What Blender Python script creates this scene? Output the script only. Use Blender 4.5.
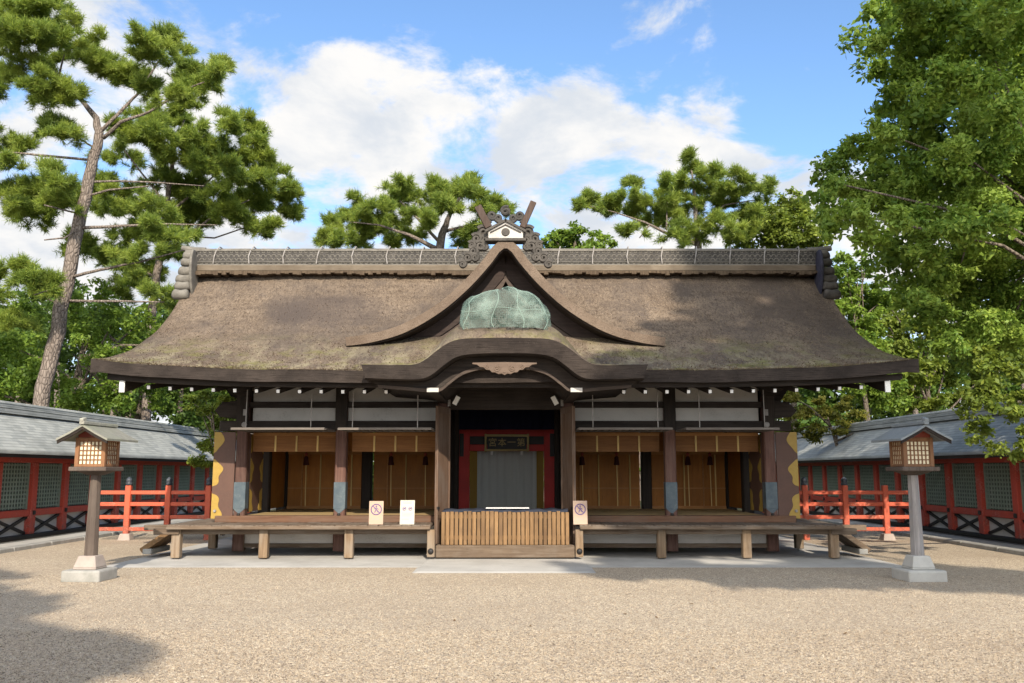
import bpy, math, random
import numpy as np
from mathutils import Vector, Matrix
R = math.radians
random.seed(7)
scene = bpy.context.scene
for o in list(bpy.data.objects): bpy.data.objects.remove(o)
COL = scene.collection

# ------------------------------------------------------------------ camera
cam_d = bpy.data.cameras.new('camera'); cam_d.sensor_width = 36; cam_d.lens = 31.64; cam_d.clip_end = 600
cam = bpy.data.objects.new('camera', cam_d); COL.objects.link(cam)
cam.location = (0.125, 0, 1.6); cam.rotation_euler = (R(90 + 8.2), 0, 0)
scene.camera = cam
# ------------------------------------------------------------------ view
vs = scene.view_settings
vs.view_transform = 'Standard'; vs.look = 'None'; vs.gamma = 1; vs.use_curve_mapping = False
vs.exposure = 0.82
# ------------------------------------------------------------------ sun
SUN_EL = 32.0; SUN_AZ = 11.0            # the sun stands behind the viewer, a little to the right
sl = bpy.data.lights.new('sun', 'SUN'); sl.energy = 4.0; sl.angle = R(0.5); sl.color = (1.0, 0.90, 0.76)
so = bpy.data.objects.new('sun', sl); COL.objects.link(so)
sdir = Vector((math.sin(R(SUN_AZ)) * math.cos(R(SUN_EL)), -math.cos(R(SUN_AZ)) * math.cos(R(SUN_EL)), math.sin(R(SUN_EL))))
so.rotation_euler = sdir.to_track_quat('Z', 'Y').to_euler(); so.location = sdir * 60
# ------------------------------------------------------------------ sky with clouds
world = bpy.data.worlds.new('World'); scene.world = world; world.use_nodes = True
wt = world.node_tree; wt.nodes.clear()
def wn(t, **k):
    n = wt.nodes.new(t)
    for a, b in k.items(): setattr(n, a, b)
    return n
def wm(op, a, b=None, c=None, clamp=False):
    n = wn('ShaderNodeMath', operation=op, use_clamp=clamp)
    for i, v in enumerate((a, b, c)):
        if v is None: continue
        if hasattr(v, 'links'): wt.links.new(v, n.inputs[i])
        else: n.inputs[i].default_value = v
    return n.outputs[0]
sky = wn('ShaderNodeTexSky', sky_type='NISHITA'); sky.sun_disc = False
sky.sun_elevation = R(SUN_EL); sky.sun_rotation = R(180 - SUN_AZ); sky.air_density = 1.0; sky.dust_density = 0.3; sky.ozone_density = 2.4
tc = wn('ShaderNodeTexCoord'); sep = wn('ShaderNodeSeparateXYZ'); wt.links.new(tc.outputs['Generated'], sep.inputs[0])
sx, sy, sz = sep.outputs
el = wm('MULTIPLY', wm('ARCSINE', sz), 180 / math.pi)
az = wm('MULTIPLY', wm('ARCTAN2', sx, sy), 180 / math.pi)
hz = wm('ADD', wm('MAXIMUM', sz, 0.0), 0.30)
cmb = wn('ShaderNodeCombineXYZ')
wt.links.new(wm('DIVIDE', sx, hz), cmb.inputs[0]); wt.links.new(wm('DIVIDE', sy, hz), cmb.inputs[1])
def wnoise(scale, detail, rough, off, dist=0.0):
    m = wn('ShaderNodeMapping'); m.inputs['Location'].default_value = off
    wt.links.new(cmb.outputs[0], m.inputs[0])
    n = wn('ShaderNodeTexNoise'); n.inputs['Scale'].default_value = scale; n.inputs['Detail'].default_value = detail
    n.inputs['Roughness'].default_value = rough; n.inputs['Distortion'].default_value = dist
    wt.links.new(m.outputs[0], n.inputs['Vector']); return n.outputs[0]
n1 = wnoise(4.6, 10, 0.62, (2.3, 1.1, 0.0), 0.25)
n2 = wnoise(1.1, 3, 0.5, (5.2, 0.7, 0.0))
# cloud bank low in the sky, higher towards the left, clear blue overhead to the right
step_ = wn('ShaderNodeMapRange', interpolation_type='SMOOTHSTEP'); wt.links.new(az, step_.inputs[0])
step_.inputs[1].default_value = 13; step_.inputs[2].default_value = 18; step_.inputs[4].default_value = 3.0
topl = wm('SUBTRACT', wm('MULTIPLY_ADD', az, -0.13, 24.3), step_.outputs[0])
away = wm('MULTIPLY', wm('MAXIMUM', wm('SUBTRACT', wm('ABSOLUTE', az), 60.0), 0.0), -0.0035)  # thickens the unseen cloud behind the viewer, added as fill light
low = wm('MULTIPLY', wm('SUBTRACT', topl, el), 0.085)
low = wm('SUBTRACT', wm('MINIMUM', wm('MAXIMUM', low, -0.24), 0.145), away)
cov = wm('ADD', wm('ADD', wm('MULTIPLY_ADD', n1, 1.45, -0.225), wm('MULTIPLY', wm('SUBTRACT', n2, 0.5), 0.45)), low)
mask = wn('ShaderNodeMapRange', interpolation_type='SMOOTHSTEP'); wt.links.new(cov, mask.inputs[0])
mask.inputs[1].default_value = 0.44; mask.inputs[2].default_value = 0.69
# denser middles and grey undersides
n3 = wnoise(4.0, 7, 0.6, (2.3, 1.35, 0.0), 0.2)
shd = wn('ShaderNodeMapRange', interpolation_type='SMOOTHSTEP'); wt.links.new(n3, shd.inputs[0])
shd.inputs[1].default_value = 0.40; shd.inputs[2].default_value = 0.66
cc = wn('ShaderNodeMix', data_type='RGBA'); wt.links.new(shd.outputs[0], cc.inputs['Factor'])
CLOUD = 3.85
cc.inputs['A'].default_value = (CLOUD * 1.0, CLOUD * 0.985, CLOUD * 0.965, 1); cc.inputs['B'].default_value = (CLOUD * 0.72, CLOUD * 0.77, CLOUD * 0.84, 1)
# clouds on the sun's side of the sky brightened as added fill for the facade
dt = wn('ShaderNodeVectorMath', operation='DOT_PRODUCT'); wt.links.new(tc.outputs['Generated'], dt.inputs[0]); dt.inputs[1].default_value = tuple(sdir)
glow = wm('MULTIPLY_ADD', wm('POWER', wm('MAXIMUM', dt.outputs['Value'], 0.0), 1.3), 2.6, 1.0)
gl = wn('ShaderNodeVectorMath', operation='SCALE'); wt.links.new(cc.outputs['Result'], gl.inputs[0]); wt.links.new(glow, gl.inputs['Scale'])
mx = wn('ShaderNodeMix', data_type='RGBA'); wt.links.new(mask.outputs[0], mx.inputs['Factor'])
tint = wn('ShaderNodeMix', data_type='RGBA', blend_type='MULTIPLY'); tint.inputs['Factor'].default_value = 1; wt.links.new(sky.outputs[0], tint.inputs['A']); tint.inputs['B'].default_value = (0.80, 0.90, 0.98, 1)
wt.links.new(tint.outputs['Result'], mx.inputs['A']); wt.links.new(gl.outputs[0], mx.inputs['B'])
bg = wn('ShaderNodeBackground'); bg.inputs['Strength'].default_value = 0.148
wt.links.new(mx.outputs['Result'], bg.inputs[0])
wo = wn('ShaderNodeOutputWorld'); wt.links.new(bg.outputs[0], wo.inputs[0])

# ------------------------------------------------------------------ mesh helpers
class MB:
    def __init__(s): s.v = []; s.f = []; s.m = []
    def add(s, vs_, fs_, mi=0):
        o = len(s.v); s.v += [tuple(p) for p in vs_]
        for f in fs_: s.f.append(tuple(i + o for i in f)); s.m.append(mi)
        return s
    def hexa(s, p, mi=0):       # 8 points: bottom ring then top ring
        return s.add(p, [(3, 2, 1, 0), (4, 5, 6, 7), (0, 1, 5, 4), (1, 2, 6, 5), (2, 3, 7, 6), (3, 0, 4, 7)], mi)
    def box(s, x0, x1, y0, y1, z0, z1, mi=0):
        if x0 > x1: x0, x1 = x1, x0
        if y0 > y1: y0, y1 = y1, y0
        return s.hexa([(x0, y0, z0), (x1, y0, z0), (x1, y1, z0), (x0, y1, z0), (x0, y0, z1), (x1, y0, z1), (x1, y1, z1), (x0, y1, z1)], mi)
    def bar(s, a, b, w, h, mi=0):   # box from a to b, w wide, h high
        a = Vector(a); b = Vector(b); d = (b - a).normalized()
        up = Vector((0, 0, 1)) if abs(d.z) < 0.95 else Vector((0, 1, 0))
        sd = d.cross(up).normalized() * (w / 2); u = sd.cross(d).normalized() * (h / 2)
        return s.hexa([a - sd - u, b - sd - u, b + sd - u, a + sd - u, a - sd + u, b - sd + u, b + sd + u, a + sd + u], mi)
    def prism(s, pts, y0, y1, mi=0):    # outline in x,z swept along y
        n = len(pts)
        vv = [(x, y0, z) for x, z in pts] + [(x, y1, z) for x, z in pts]
        ff = [tuple(range(n)), tuple(range(2 * n - 1, n - 1, -1))] + [(i, i + n, (i + 1) % n + n, (i + 1) % n) for i in range(n)]
        return s.add(vv, ff, mi)
    def prismx(s, pts, x0, x1, mi=0):   # outline in y,z swept along x
        n = len(pts)
        vv = [(x0, y, z) for y, z in pts] + [(x1, y, z) for y, z in pts]
        ff = [tuple(range(n)), tuple(range(2 * n - 1, n - 1, -1))] + [(i, i + n, (i + 1) % n + n, (i + 1) % n) for i in range(n)]
        return s.add(vv, ff, mi)
    def band(s, top, bot, y0, y1, mi=0):  # curved board: upper and lower line in x,z swept along y
        n = len(top); vv = []; ff = []
        for y in (y0, y1):
            vv += [(x, y, z) for x, z in top] + [(x, y, z) for x, z in bot]
        for i in range(n - 1):
            ff += [(i, i + 1, n + i + 1, n + i), (2 * n + i, 3 * n + i, 3 * n + i + 1, 2 * n + i + 1),
                   (i, 2 * n + i, 2 * n + i + 1, i + 1), (n + i, n + i + 1, 3 * n + i + 1, 3 * n + i)]
        ff += [(0, n, 3 * n, 2 * n), (n - 1, 3 * n - 1, 4 * n - 1, 2 * n - 1)]
        return s.add(vv, ff, mi)
    def tube(s, pts, radii, n=8, mi=0, cap=True):
        pts = [Vector(p) for p in pts]
        if not hasattr(radii, '__len__'): radii = [radii] * len(pts)
        rings = []; prev = None
        for i, p in enumerate(pts):
            d = (pts[min(i + 1, len(pts) - 1)] - pts[max(i - 1, 0)]).normalized()
            ref = prev if prev is not None else (Vector((1, 0, 0)) if abs(d.x) < 0.9 else Vector((0, 1, 0)))
            a = (ref - d * ref.dot(d)).normalized(); prev = a; b = d.cross(a)
            rings.append([p + (a * math.cos(2 * math.pi * k / n) + b * math.sin(2 * math.pi * k / n)) * radii[i] for k in range(n)])
        vv = [q for r in rings for q in r]; ff = []
        for i in range(len(pts) - 1):
            for k in range(n):
                ff.append((i * n + k, i * n + (k + 1) % n, (i + 1) * n + (k + 1) % n, (i + 1) * n + k))
        if cap: ff += [tuple(range(n - 1, -1, -1)), tuple(range((len(pts) - 1) * n, len(pts) * n))]
        return s.add(vv, ff, mi)
    def lathe(s, prof, c=(0, 0, 0), n=16, mi=0):
        return s.tube([(c[0], c[1], c[2] + z) for r, z in prof], [max(r, 1e-4) for r, z in prof], n, mi)
    def frustum(s, cx, cy, z0, z1, w0, d0, w1, d1, mi=0):
        return s.hexa([(cx - w0, cy - d0, z0), (cx + w0, cy - d0, z0), (cx + w0, cy + d0, z0), (cx - w0, cy + d0, z0),
                       (cx - w1, cy - d1, z1), (cx + w1, cy - d1, z1), (cx + w1, cy + d1, z1), (cx - w1, cy + d1, z1)], mi)
    def grid(s, fn, nu, nv, mi=0):
        vv = [fn(i / nu, j / nv) for j in range(nv + 1) for i in range(nu + 1)]
        return s.add(vv, [(j * (nu + 1) + i, j * (nu + 1) + i + 1, (j + 1) * (nu + 1) + i + 1, (j + 1) * (nu + 1) + i) for j in range(nv) for i in range(nu)], mi)
    def build(s, name, mats, parent=None, bevel=0.0, smooth=False, seg=1):
        off = world_off(parent)
        me = bpy.data.meshes.new(name)
        me.from_pydata([(x - off[0], y - off[1], z - off[2]) for x, y, z in s.v], [], s.f)
        if not isinstance(mats, (list, tuple)): mats = [mats]
        for m in mats: me.materials.append(m)
        if len(mats) > 1: me.polygons.foreach_set('material_index', s.m)
        if smooth: me.polygons.foreach_set('use_smooth', [True] * len(s.f))
        me.update()
        o = bpy.data.objects.new(name, me); COL.objects.link(o)
        if parent is not None: o.parent = parent
        if bevel:
            b = o.modifiers.new('bevel', 'BEVEL'); b.width = bevel; b.segments = seg; b.limit_method = 'ANGLE'; b.angle_limit = R(40)
        return o
def fix_normals(o):
    import bmesh
    bm = bmesh.new(); bm.from_mesh(o.data); bmesh.ops.recalc_face_normals(bm, faces=bm.faces); bm.to_mesh(o.data); bm.free(); return o
def world_off(p):
    v = Vector((0, 0, 0))
    while p is not None: v = v + p.location; p = p.parent
    return v
def tag(o, label=None, cat=None, group=None, kind=None):
    if label: o['label'] = label
    if cat: o['category'] = cat
    if group: o['group'] = group
    if kind: o['kind'] = kind
    return o
def thing(name, loc, label, cat, group=None):
    o = bpy.data.objects.new(name, None); COL.objects.link(o); o.location = loc; o.empty_display_size = 0.2
    return tag(o, label, cat, group)
KIDS = {}
def copy_tree(o, parent=None):
    c = o.copy(); COL.objects.link(c)
    if parent is not None: c.parent = parent
    for ch in [x for x in bpy.data.objects if x.parent == o]: copy_tree(ch, c)
    return c
def np_mesh(name, verts, k, mats, parent=None):     # verts (n*k,3): n faces of k corners
    off = world_off(parent); verts = verts - np.array(off)[None, :]
    nv = len(verts); nf = nv // k
    me = bpy.data.meshes.new(name); me.vertices.add(nv); me.vertices.foreach_set('co', verts.astype(np.float32).ravel())
    me.loops.add(nv); me.loops.foreach_set('vertex_index', np.arange(nv, dtype=np.int32))
    me.polygons.add(nf); me.polygons.foreach_set('loop_start', np.arange(0, nv, k, dtype=np.int32))
    me.update(calc_edges=True); me.validate()
    if not isinstance(mats, (list, tuple)): mats = [mats]
    for m in mats: me.materials.append(m)
    o = bpy.data.objects.new(name, me); COL.objects.link(o)
    if parent is not None: o.parent = parent
    return o

# ------------------------------------------------------------------ material helpers
class NM:
    def __init__(s, name, rough=0.8, spec=0.3, metal=0.0):
        s.m = bpy.data.materials.new(name); s.m.use_nodes = True; s.t = s.m.node_tree
        s.b = s.t.nodes['Principled BSDF']; s.b.inputs['Roughness'].default_value = rough
        s.b.inputs['Specular IOR Level'].default_value = spec; s.b.inputs['Metallic'].default_value = metal
        s.tc = s.t.nodes.new('ShaderNodeTexCoord'); s.oi = s.t.nodes.new('ShaderNodeObjectInfo')
        ad = s.t.nodes.new('ShaderNodeVectorMath'); ad.operation = 'MULTIPLY_ADD'
        cb = s.t.nodes.new('ShaderNodeCombineXYZ')
        for i in range(3): s.t.links.new(s.oi.outputs['Random'], cb.inputs[i])
        s.t.links.new(cb.outputs[0], ad.inputs[0]); ad.inputs[1].default_value = (37, 53, 29); s.t.links.new(s.tc.outputs['Object'], ad.inputs[2])
        s.vec = ad.outputs[0]; s.raw = s.tc.outputs['Object']
    def n(s, t, **k):
        x = s.t.nodes.new(t)
        for a, b in k.items(): setattr(x, a, b)
        return x
    def put(s, sock, v):
        if hasattr(v, 'links'): s.t.links.new(v, sock)
        elif isinstance(v, (tuple, list)): sock.default_value = (*v, 1) if (len(v) == 3 and sock.type == 'RGBA') else v
        else: sock.default_value = v
    def map(s, scale=(1, 1, 1), rot=(0, 0, 0), vec=None, loc=(0, 0, 0)):
        x = s.n('ShaderNodeMapping'); s.put(x.inputs[0], vec or s.vec); x.inputs['Scale'].default_value = scale; x.inputs['Rotation'].default_value = rot; x.inputs['Location'].default_value = loc
        return x.outputs[0]
    def noise(s, scale, detail=4, rough=0.55, vec=None, dist=0.0):
        x = s.n('ShaderNodeTexNoise'); s.put(x.inputs['Vector'], vec or s.vec); x.inputs['Scale'].default_value = scale
        x.inputs['Detail'].default_value = detail; x.inputs['Roughness'].default_value = rough; x.inputs['Distortion'].default_value = dist
        return x.outputs[0]
    def vor(s, scale, vec=None, out='Color', feature='F1'):
        x = s.n('ShaderNodeTexVoronoi'); x.feature = feature; s.put(x.inputs['Vector'], vec or s.vec); x.inputs['Scale'].default_value = scale
        return x.outputs[out]
    def rng(s, f, a, b, c=0.0, d=1.0):
        x = s.n('ShaderNodeMapRange'); s.put(x.inputs[0], f)
        for i, v in enumerate((a, b, c, d)): s.put(x.inputs[1 + i], v)
        return x.outputs[0]
    def math(s, op, a, b=None, c=None):
        x = s.n('ShaderNodeMath', operation=op)
        for i, v in enumerate((a, b, c)):
            if v is not None: s.put(x.inputs[i], v)
        return x.outputs[0]
    def mix(s, a, b, f, mode='MIX'):
        x = s.n('ShaderNodeMix', data_type='RGBA', blend_type=mode)
        s.put(x.inputs['A'], a); s.put(x.inputs['B'], b); s.put(x.inputs['Factor'], f); return x.outputs['Result']
    def xyz(s, vec=None):
        x = s.n('ShaderNodeSeparateXYZ'); s.put(x.inputs[0], vec or s.raw); return x.outputs
    def col(s, c): s.put(s.b.inputs['Base Color'], c); return s
    def rough(s, c): s.put(s.b.inputs['Roughness'], c); return s
    def bump(s, h, strength=0.4, dist=0.01):
        x = s.n('ShaderNodeBump'); x.inputs['Strength'].default_value = strength; x.inputs['Distance'].default_value = dist
        s.put(x.inputs['Height'], h); s.t.links.new(x.outputs[0], s.b.inputs['Normal']); return s
AX = {'x': (0.06, 1, 1), 'y': (1, 0.06, 1), 'z': (1, 1, 0.06)}
def wood(name, c1, c2, axis='z', wear=None, wear_amt=0.5, rough=0.75, scale=22):
    m = NM(name, rough, 0.25)
    g = m.noise(scale, 5, 0.6, m.map(AX[axis])); fine = m.noise(scale * 5, 3, 0.6, m.map(AX[axis])); big = m.noise(1.7, 4, 0.6)
    c = m.mix(c1, c2, m.rng(g, 0.34, 0.66)); c = m.mix(c, tuple(x * 0.45 for x in c1), m.rng(fine, 0.58, 0.72, 0, 0.7))
    if wear: c = m.mix(c, wear, m.rng(m.math('ADD', m.math('MULTIPLY', big, 0.6), m.math('MULTIPLY', g, 0.4)), 0.46, 0.62, 0, wear_amt))
    c = m.mix(c, (0, 0, 0), m.rng(m.oi.outputs['Random'], 0, 1, 0.0, 0.28))
    m.col(c); m.bump(m.math('ADD', g, m.math('MULTIPLY', fine, 0.6)), 0.5, 0.006); return m.m
def paint(name, c, c2, wear, amt=0.5, rough=0.55, sc=2.2, grime=False):
    m = NM(name, rough, 0.3)
    a = m.noise(sc, 6, 0.65); b = m.noise(40, 3, 0.6)
    x_, y_, z_ = m.xyz(); k = m.mix(c, c2, m.rng(a, 0.35, 0.65))
    if grime: k = m.mix(k, (0.085, 0.06, 0.05), m.math('MULTIPLY', m.rng(z_, 0.05, 0.75, 1, 0), m.rng(m.noise(9, 5, 0.7), 0.40, 0.62, 0, 0.85)))
    k = m.mix(k, wear, m.rng(m.math('ADD', m.math('MULTIPLY', a, 0.5), m.math('MULTIPLY', b, 0.5)), 0.54, 0.66, 0, amt))
    m.col(k); m.bump(b, 0.25, 0.003); return m.m
def stone(name, c1, c2, stain, sc=3, rough=0.9, amt=0.6):
    m = NM(name, rough, 0.2)
    a = m.noise(sc, 7, 0.65); b = m.noise(90, 3, 0.7)
    k = m.mix(c1, c2, m.rng(a, 0.35, 0.65)); k = m.mix(k, stain, m.rng(m.noise(sc * 0.6, 5, 0.7, m.map(loc=(4, 9, 2))), 0.5, 0.68, 0, amt))
    k = m.mix(k, tuple(x * 0.6 for x in c1), m.rng(b, 0.55, 0.75, 0, 0.5)); m.col(k); m.bump(m.math('ADD', a, m.math('MULTIPLY', b, 0.5)), 0.4, 0.006); return m.m

# woods
DARKX = wood('dark_beam_wood', (0.018, 0.013, 0.010), (0.035, 0.024, 0.017), 'x', (0.06, 0.05, 0.042), 0.35)
DARKY = wood('dark_rafter_wood', (0.018, 0.013, 0.010), (0.035, 0.024, 0.017), 'y')
DARKZ = wood('dark_post_wood', (0.018, 0.013, 0.010), (0.035, 0.025, 0.018), 'z')
COLM = wood('column_wood', (0.085, 0.042, 0.032), (0.14, 0.07, 0.05), 'z', (0.17, 0.115, 0.09), 0.4, 0.7, 26)
DOORW = wood('weathered_door_wood', (0.105, 0.062, 0.040), (0.17, 0.105, 0.068), 'z', (0.17, 0.135, 0.11), 0.6, 0.8, 26)
DECK = wood('weathered_deck_wood', (0.115, 0.080, 0.056), (0.185, 0.136, 0.096), 'y', (0.22, 0.185, 0.15), 0.7, 0.85, 24)
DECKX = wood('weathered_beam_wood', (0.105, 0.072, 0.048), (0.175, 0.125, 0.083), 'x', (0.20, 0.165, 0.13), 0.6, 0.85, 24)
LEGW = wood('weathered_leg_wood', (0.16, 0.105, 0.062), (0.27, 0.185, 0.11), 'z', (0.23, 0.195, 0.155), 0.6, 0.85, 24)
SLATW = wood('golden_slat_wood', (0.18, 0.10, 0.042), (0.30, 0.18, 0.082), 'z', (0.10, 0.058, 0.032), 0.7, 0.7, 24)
SILLW = wood('red_brown_sill_wood', (0.12, 0.058, 0.032), (0.19, 0.10, 0.058), 'x', (0.13, 0.09, 0.065), 0.6, 0.75, 22)
INW = wood('orange_brown_panel_wood', (0.30, 0.108, 0.014), (0.42, 0.163, 0.024), 'z', (0.19, 0.075, 0.016), 0.5, 0.6, 14)
INX = wood('orange_brown_rail_wood', (0.30, 0.13, 0.035), (0.42, 0.20, 0.06), 'x', (0.2, 0.09, 0.03), 0.4, 0.6, 16)
FLOORW = wood('pale_floor_wood', (0.42, 0.29, 0.13), (0.55, 0.40, 0.20), 'x', (0.35, 0.24, 0.12), 0.4, 0.6, 16)
BATTEN = wood('pale_batten_wood', (0.50, 0.34, 0.12), (0.60, 0.42, 0.17), 'z')
SHUT = wood('grey_shutter_wood', (0.12, 0.10, 0.085), (0.19, 0.165, 0.14), 'x', (0.24, 0.21, 0.185), 0.5, 0.85, 20)
LANW = wood('lantern_wood', (0.19, 0.088, 0.040), (0.29, 0.145, 0.068), 'z', (0.12, 0.07, 0.045), 0.5, 0.75, 24)
LANP = wood('grey_lantern_post_wood', (0.088, 0.066, 0.052), (0.14, 0.108, 0.086), 'z', (0.055, 0.04, 0.032), 0.6, 0.85, 24)
CHIGI = wood('weathered_finial_wood', (0.058, 0.037, 0.028), (0.10, 0.066, 0.05), 'z', (0.12, 0.095, 0.075), 0.5)
KEGYO = wood('carved_pale_wood', (0.13, 0.088, 0.062), (0.20, 0.14, 0.10), 'x', (0.09, 0.065, 0.048), 0.5)
REDG = wood('dormer_board_wood', (0.022, 0.014, 0.011), (0.038, 0.024, 0.019), 'x', (0.055, 0.042, 0.034), 0.35)
# paints, metal, stone, cloth
RED = paint('vermilion_paint', (0.44, 0.062, 0.036), (0.34, 0.043, 0.026), (0.50, 0.22, 0.17), 0.75, 0.6, 2.2, True)
REDO = paint('orange_vermilion_paint', (0.52, 0.105, 0.052), (0.42, 0.078, 0.040), (0.54, 0.26, 0.17), 0.75, 0.6, 2.2, True)
REDD = paint('deep_red_paint', (0.50, 0.030, 0.024), (0.42, 0.025, 0.020), (0.20, 0.02, 0.015), 0.4)
WHITE = paint('white_plaster', (0.50, 0.47, 0.43), (0.43, 0.405, 0.37), (0.27, 0.24, 0.21), 0.55, 0.9, 1.5)
WCAP = paint('white_beam_end_paint', (0.80, 0.79, 0.75), (0.74, 0.72, 0.68), (0.55, 0.52, 0.47), 0.4, 0.7, 12)
CLAD = paint('blue_grey_metal_cladding', (0.055, 0.076, 0.092), (0.090, 0.113, 0.122), (0.15, 0.17, 0.165), 0.55, 0.5, 7)
BLACK = paint('black_lacquer', (0.014, 0.013, 0.013), (0.022, 0.019, 0.017), (0.06, 0.05, 0.045), 0.3)
CAPB = paint('dark_bronze_cap', (0.03, 0.035, 0.045), (0.055, 0.06, 0.07), (0.16, 0.18, 0.17), 0.5, 0.45, 20)
ROD = paint('pale_iron_rod', (0.30, 0.28, 0.26), (0.22, 0.2, 0.18), (0.14, 0.09, 0.06), 0.4, 0.6, 9)
GREENB = paint('green_lattice_paint', (0.22, 0.265, 0.21), (0.175, 0.22, 0.172), (0.32, 0.35, 0.29), 0.5)
GREEND = paint('dark_green_board', (0.030, 0.050, 0.036), (0.022, 0.038, 0.028), (0.05, 0.07, 0.05), 0.4)
TILEG = stone('grey_roof_tile', (0.12, 0.11, 0.093), (0.19, 0.174, 0.148), (0.06, 0.055, 0.047), 6, 0.85)
TILED = stone('dark_roof_tile', (0.040, 0.037, 0.034), (0.065, 0.06, 0.054), (0.11, 0.10, 0.088), 6, 0.8)
TILE_SHADE = stone('shaded_side_tile', (0.028, 0.028, 0.045), (0.05, 0.05, 0.07), (0.02, 0.02, 0.025), 6, 0.8)  # darkened tile: shaded side of the right ridge end put into the colour
STONE = stone('pale_granite', (0.25, 0.24, 0.215), (0.33, 0.315, 0.285), (0.14, 0.142, 0.12), 3)
STONEP = stone('pinkish_plinth_stone', (0.29, 0.24, 0.205), (0.36, 0.305, 0.265), (0.28, 0.25, 0.21), 4)
SLAB = stone('pale_concrete_slab', (0.36, 0.345, 0.315), (0.44, 0.42, 0.385), (0.25, 0.235, 0.21), 1.3, 0.9, 0.5)
PAVE = stone('grey_paving', (0.36, 0.345, 0.31), (0.45, 0.43, 0.385), (0.22, 0.21, 0.185), 1.2)
GUTT = stone('dark_gutter_stone', (0.10, 0.10, 0.095), (0.16, 0.155, 0.14), (0.07, 0.07, 0.06), 2)
SCROLL = stone('weathered_scroll_tile', (0.055, 0.049, 0.042), (0.10, 0.089, 0.077), (0.03, 0.028, 0.026), 9, 0.85)
def cloth(name, c1, c2, rough=0.9):
    m = NM(name, rough, 0.1); a = m.noise(5, 3, 0.5, m.map((1, 1, 0.12))); m.col(m.mix(c1, c2, a)); m.bump(m.noise(300, 2, 0.5), 0.2, 0.001); return m.m
NAVY = cloth('navy_cloth', (0.006, 0.007, 0.016), (0.012, 0.014, 0.032))
GREYC = cloth('blue_grey_curtain_cloth', (0.46, 0.48, 0.455), (0.54, 0.55, 0.52))
OCHRE = cloth('ochre_hanging_cloth', (0.22, 0.13, 0.03), (0.30, 0.19, 0.05))
COVERC = cloth('dark_blue_cover_cloth', (0.022, 0.025, 0.036), (0.035, 0.04, 0.055))
PAPER = cloth('white_paper', (0.72, 0.71, 0.68), (0.8, 0.79, 0.76))
BLIND = wood('brown_reed_blind', (0.17, 0.070, 0.020), (0.235, 0.104, 0.032), 'x', None, 0, 0.7, 30)
TASSEL = cloth('dark_red_tassel_thread', (0.035, 0.012, 0.012), (0.06, 0.02, 0.018))
KNOT = cloth('red_knot_thread', (0.22, 0.05, 0.035), (0.28, 0.07, 0.05))
CORD = cloth('pale_yellow_cord', (0.55, 0.38, 0.15), (0.62, 0.45, 0.2))
PINKB = paint('pinkish_board', (0.42, 0.30, 0.22), (0.39, 0.28, 0.205), (0.36, 0.26, 0.19), 0.3, 0.8)
CREAMB = paint('cream_board', (0.50, 0.47, 0.38), (0.47, 0.44, 0.36), (0.43, 0.40, 0.33), 0.3, 0.8)
INKV = paint('purple_grey_ink', (0.13, 0.085, 0.20), (0.11, 0.07, 0.17), (0.15, 0.1, 0.2), 0.2)
INKG = paint('grey_ink', (0.30, 0.29, 0.30), (0.26, 0.25, 0.26), (0.33, 0.31, 0.3), 0.2)
LPAPER = paint('lantern_paper', (0.74, 0.66, 0.46), (0.68, 0.60, 0.42), (0.60, 0.5, 0.33), 0.3, 0.9)
GOLD = paint('dull_gold_paint', (0.42, 0.31, 0.12), (0.35, 0.25, 0.09), (0.2, 0.13, 0.05), 0.4)

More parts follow.
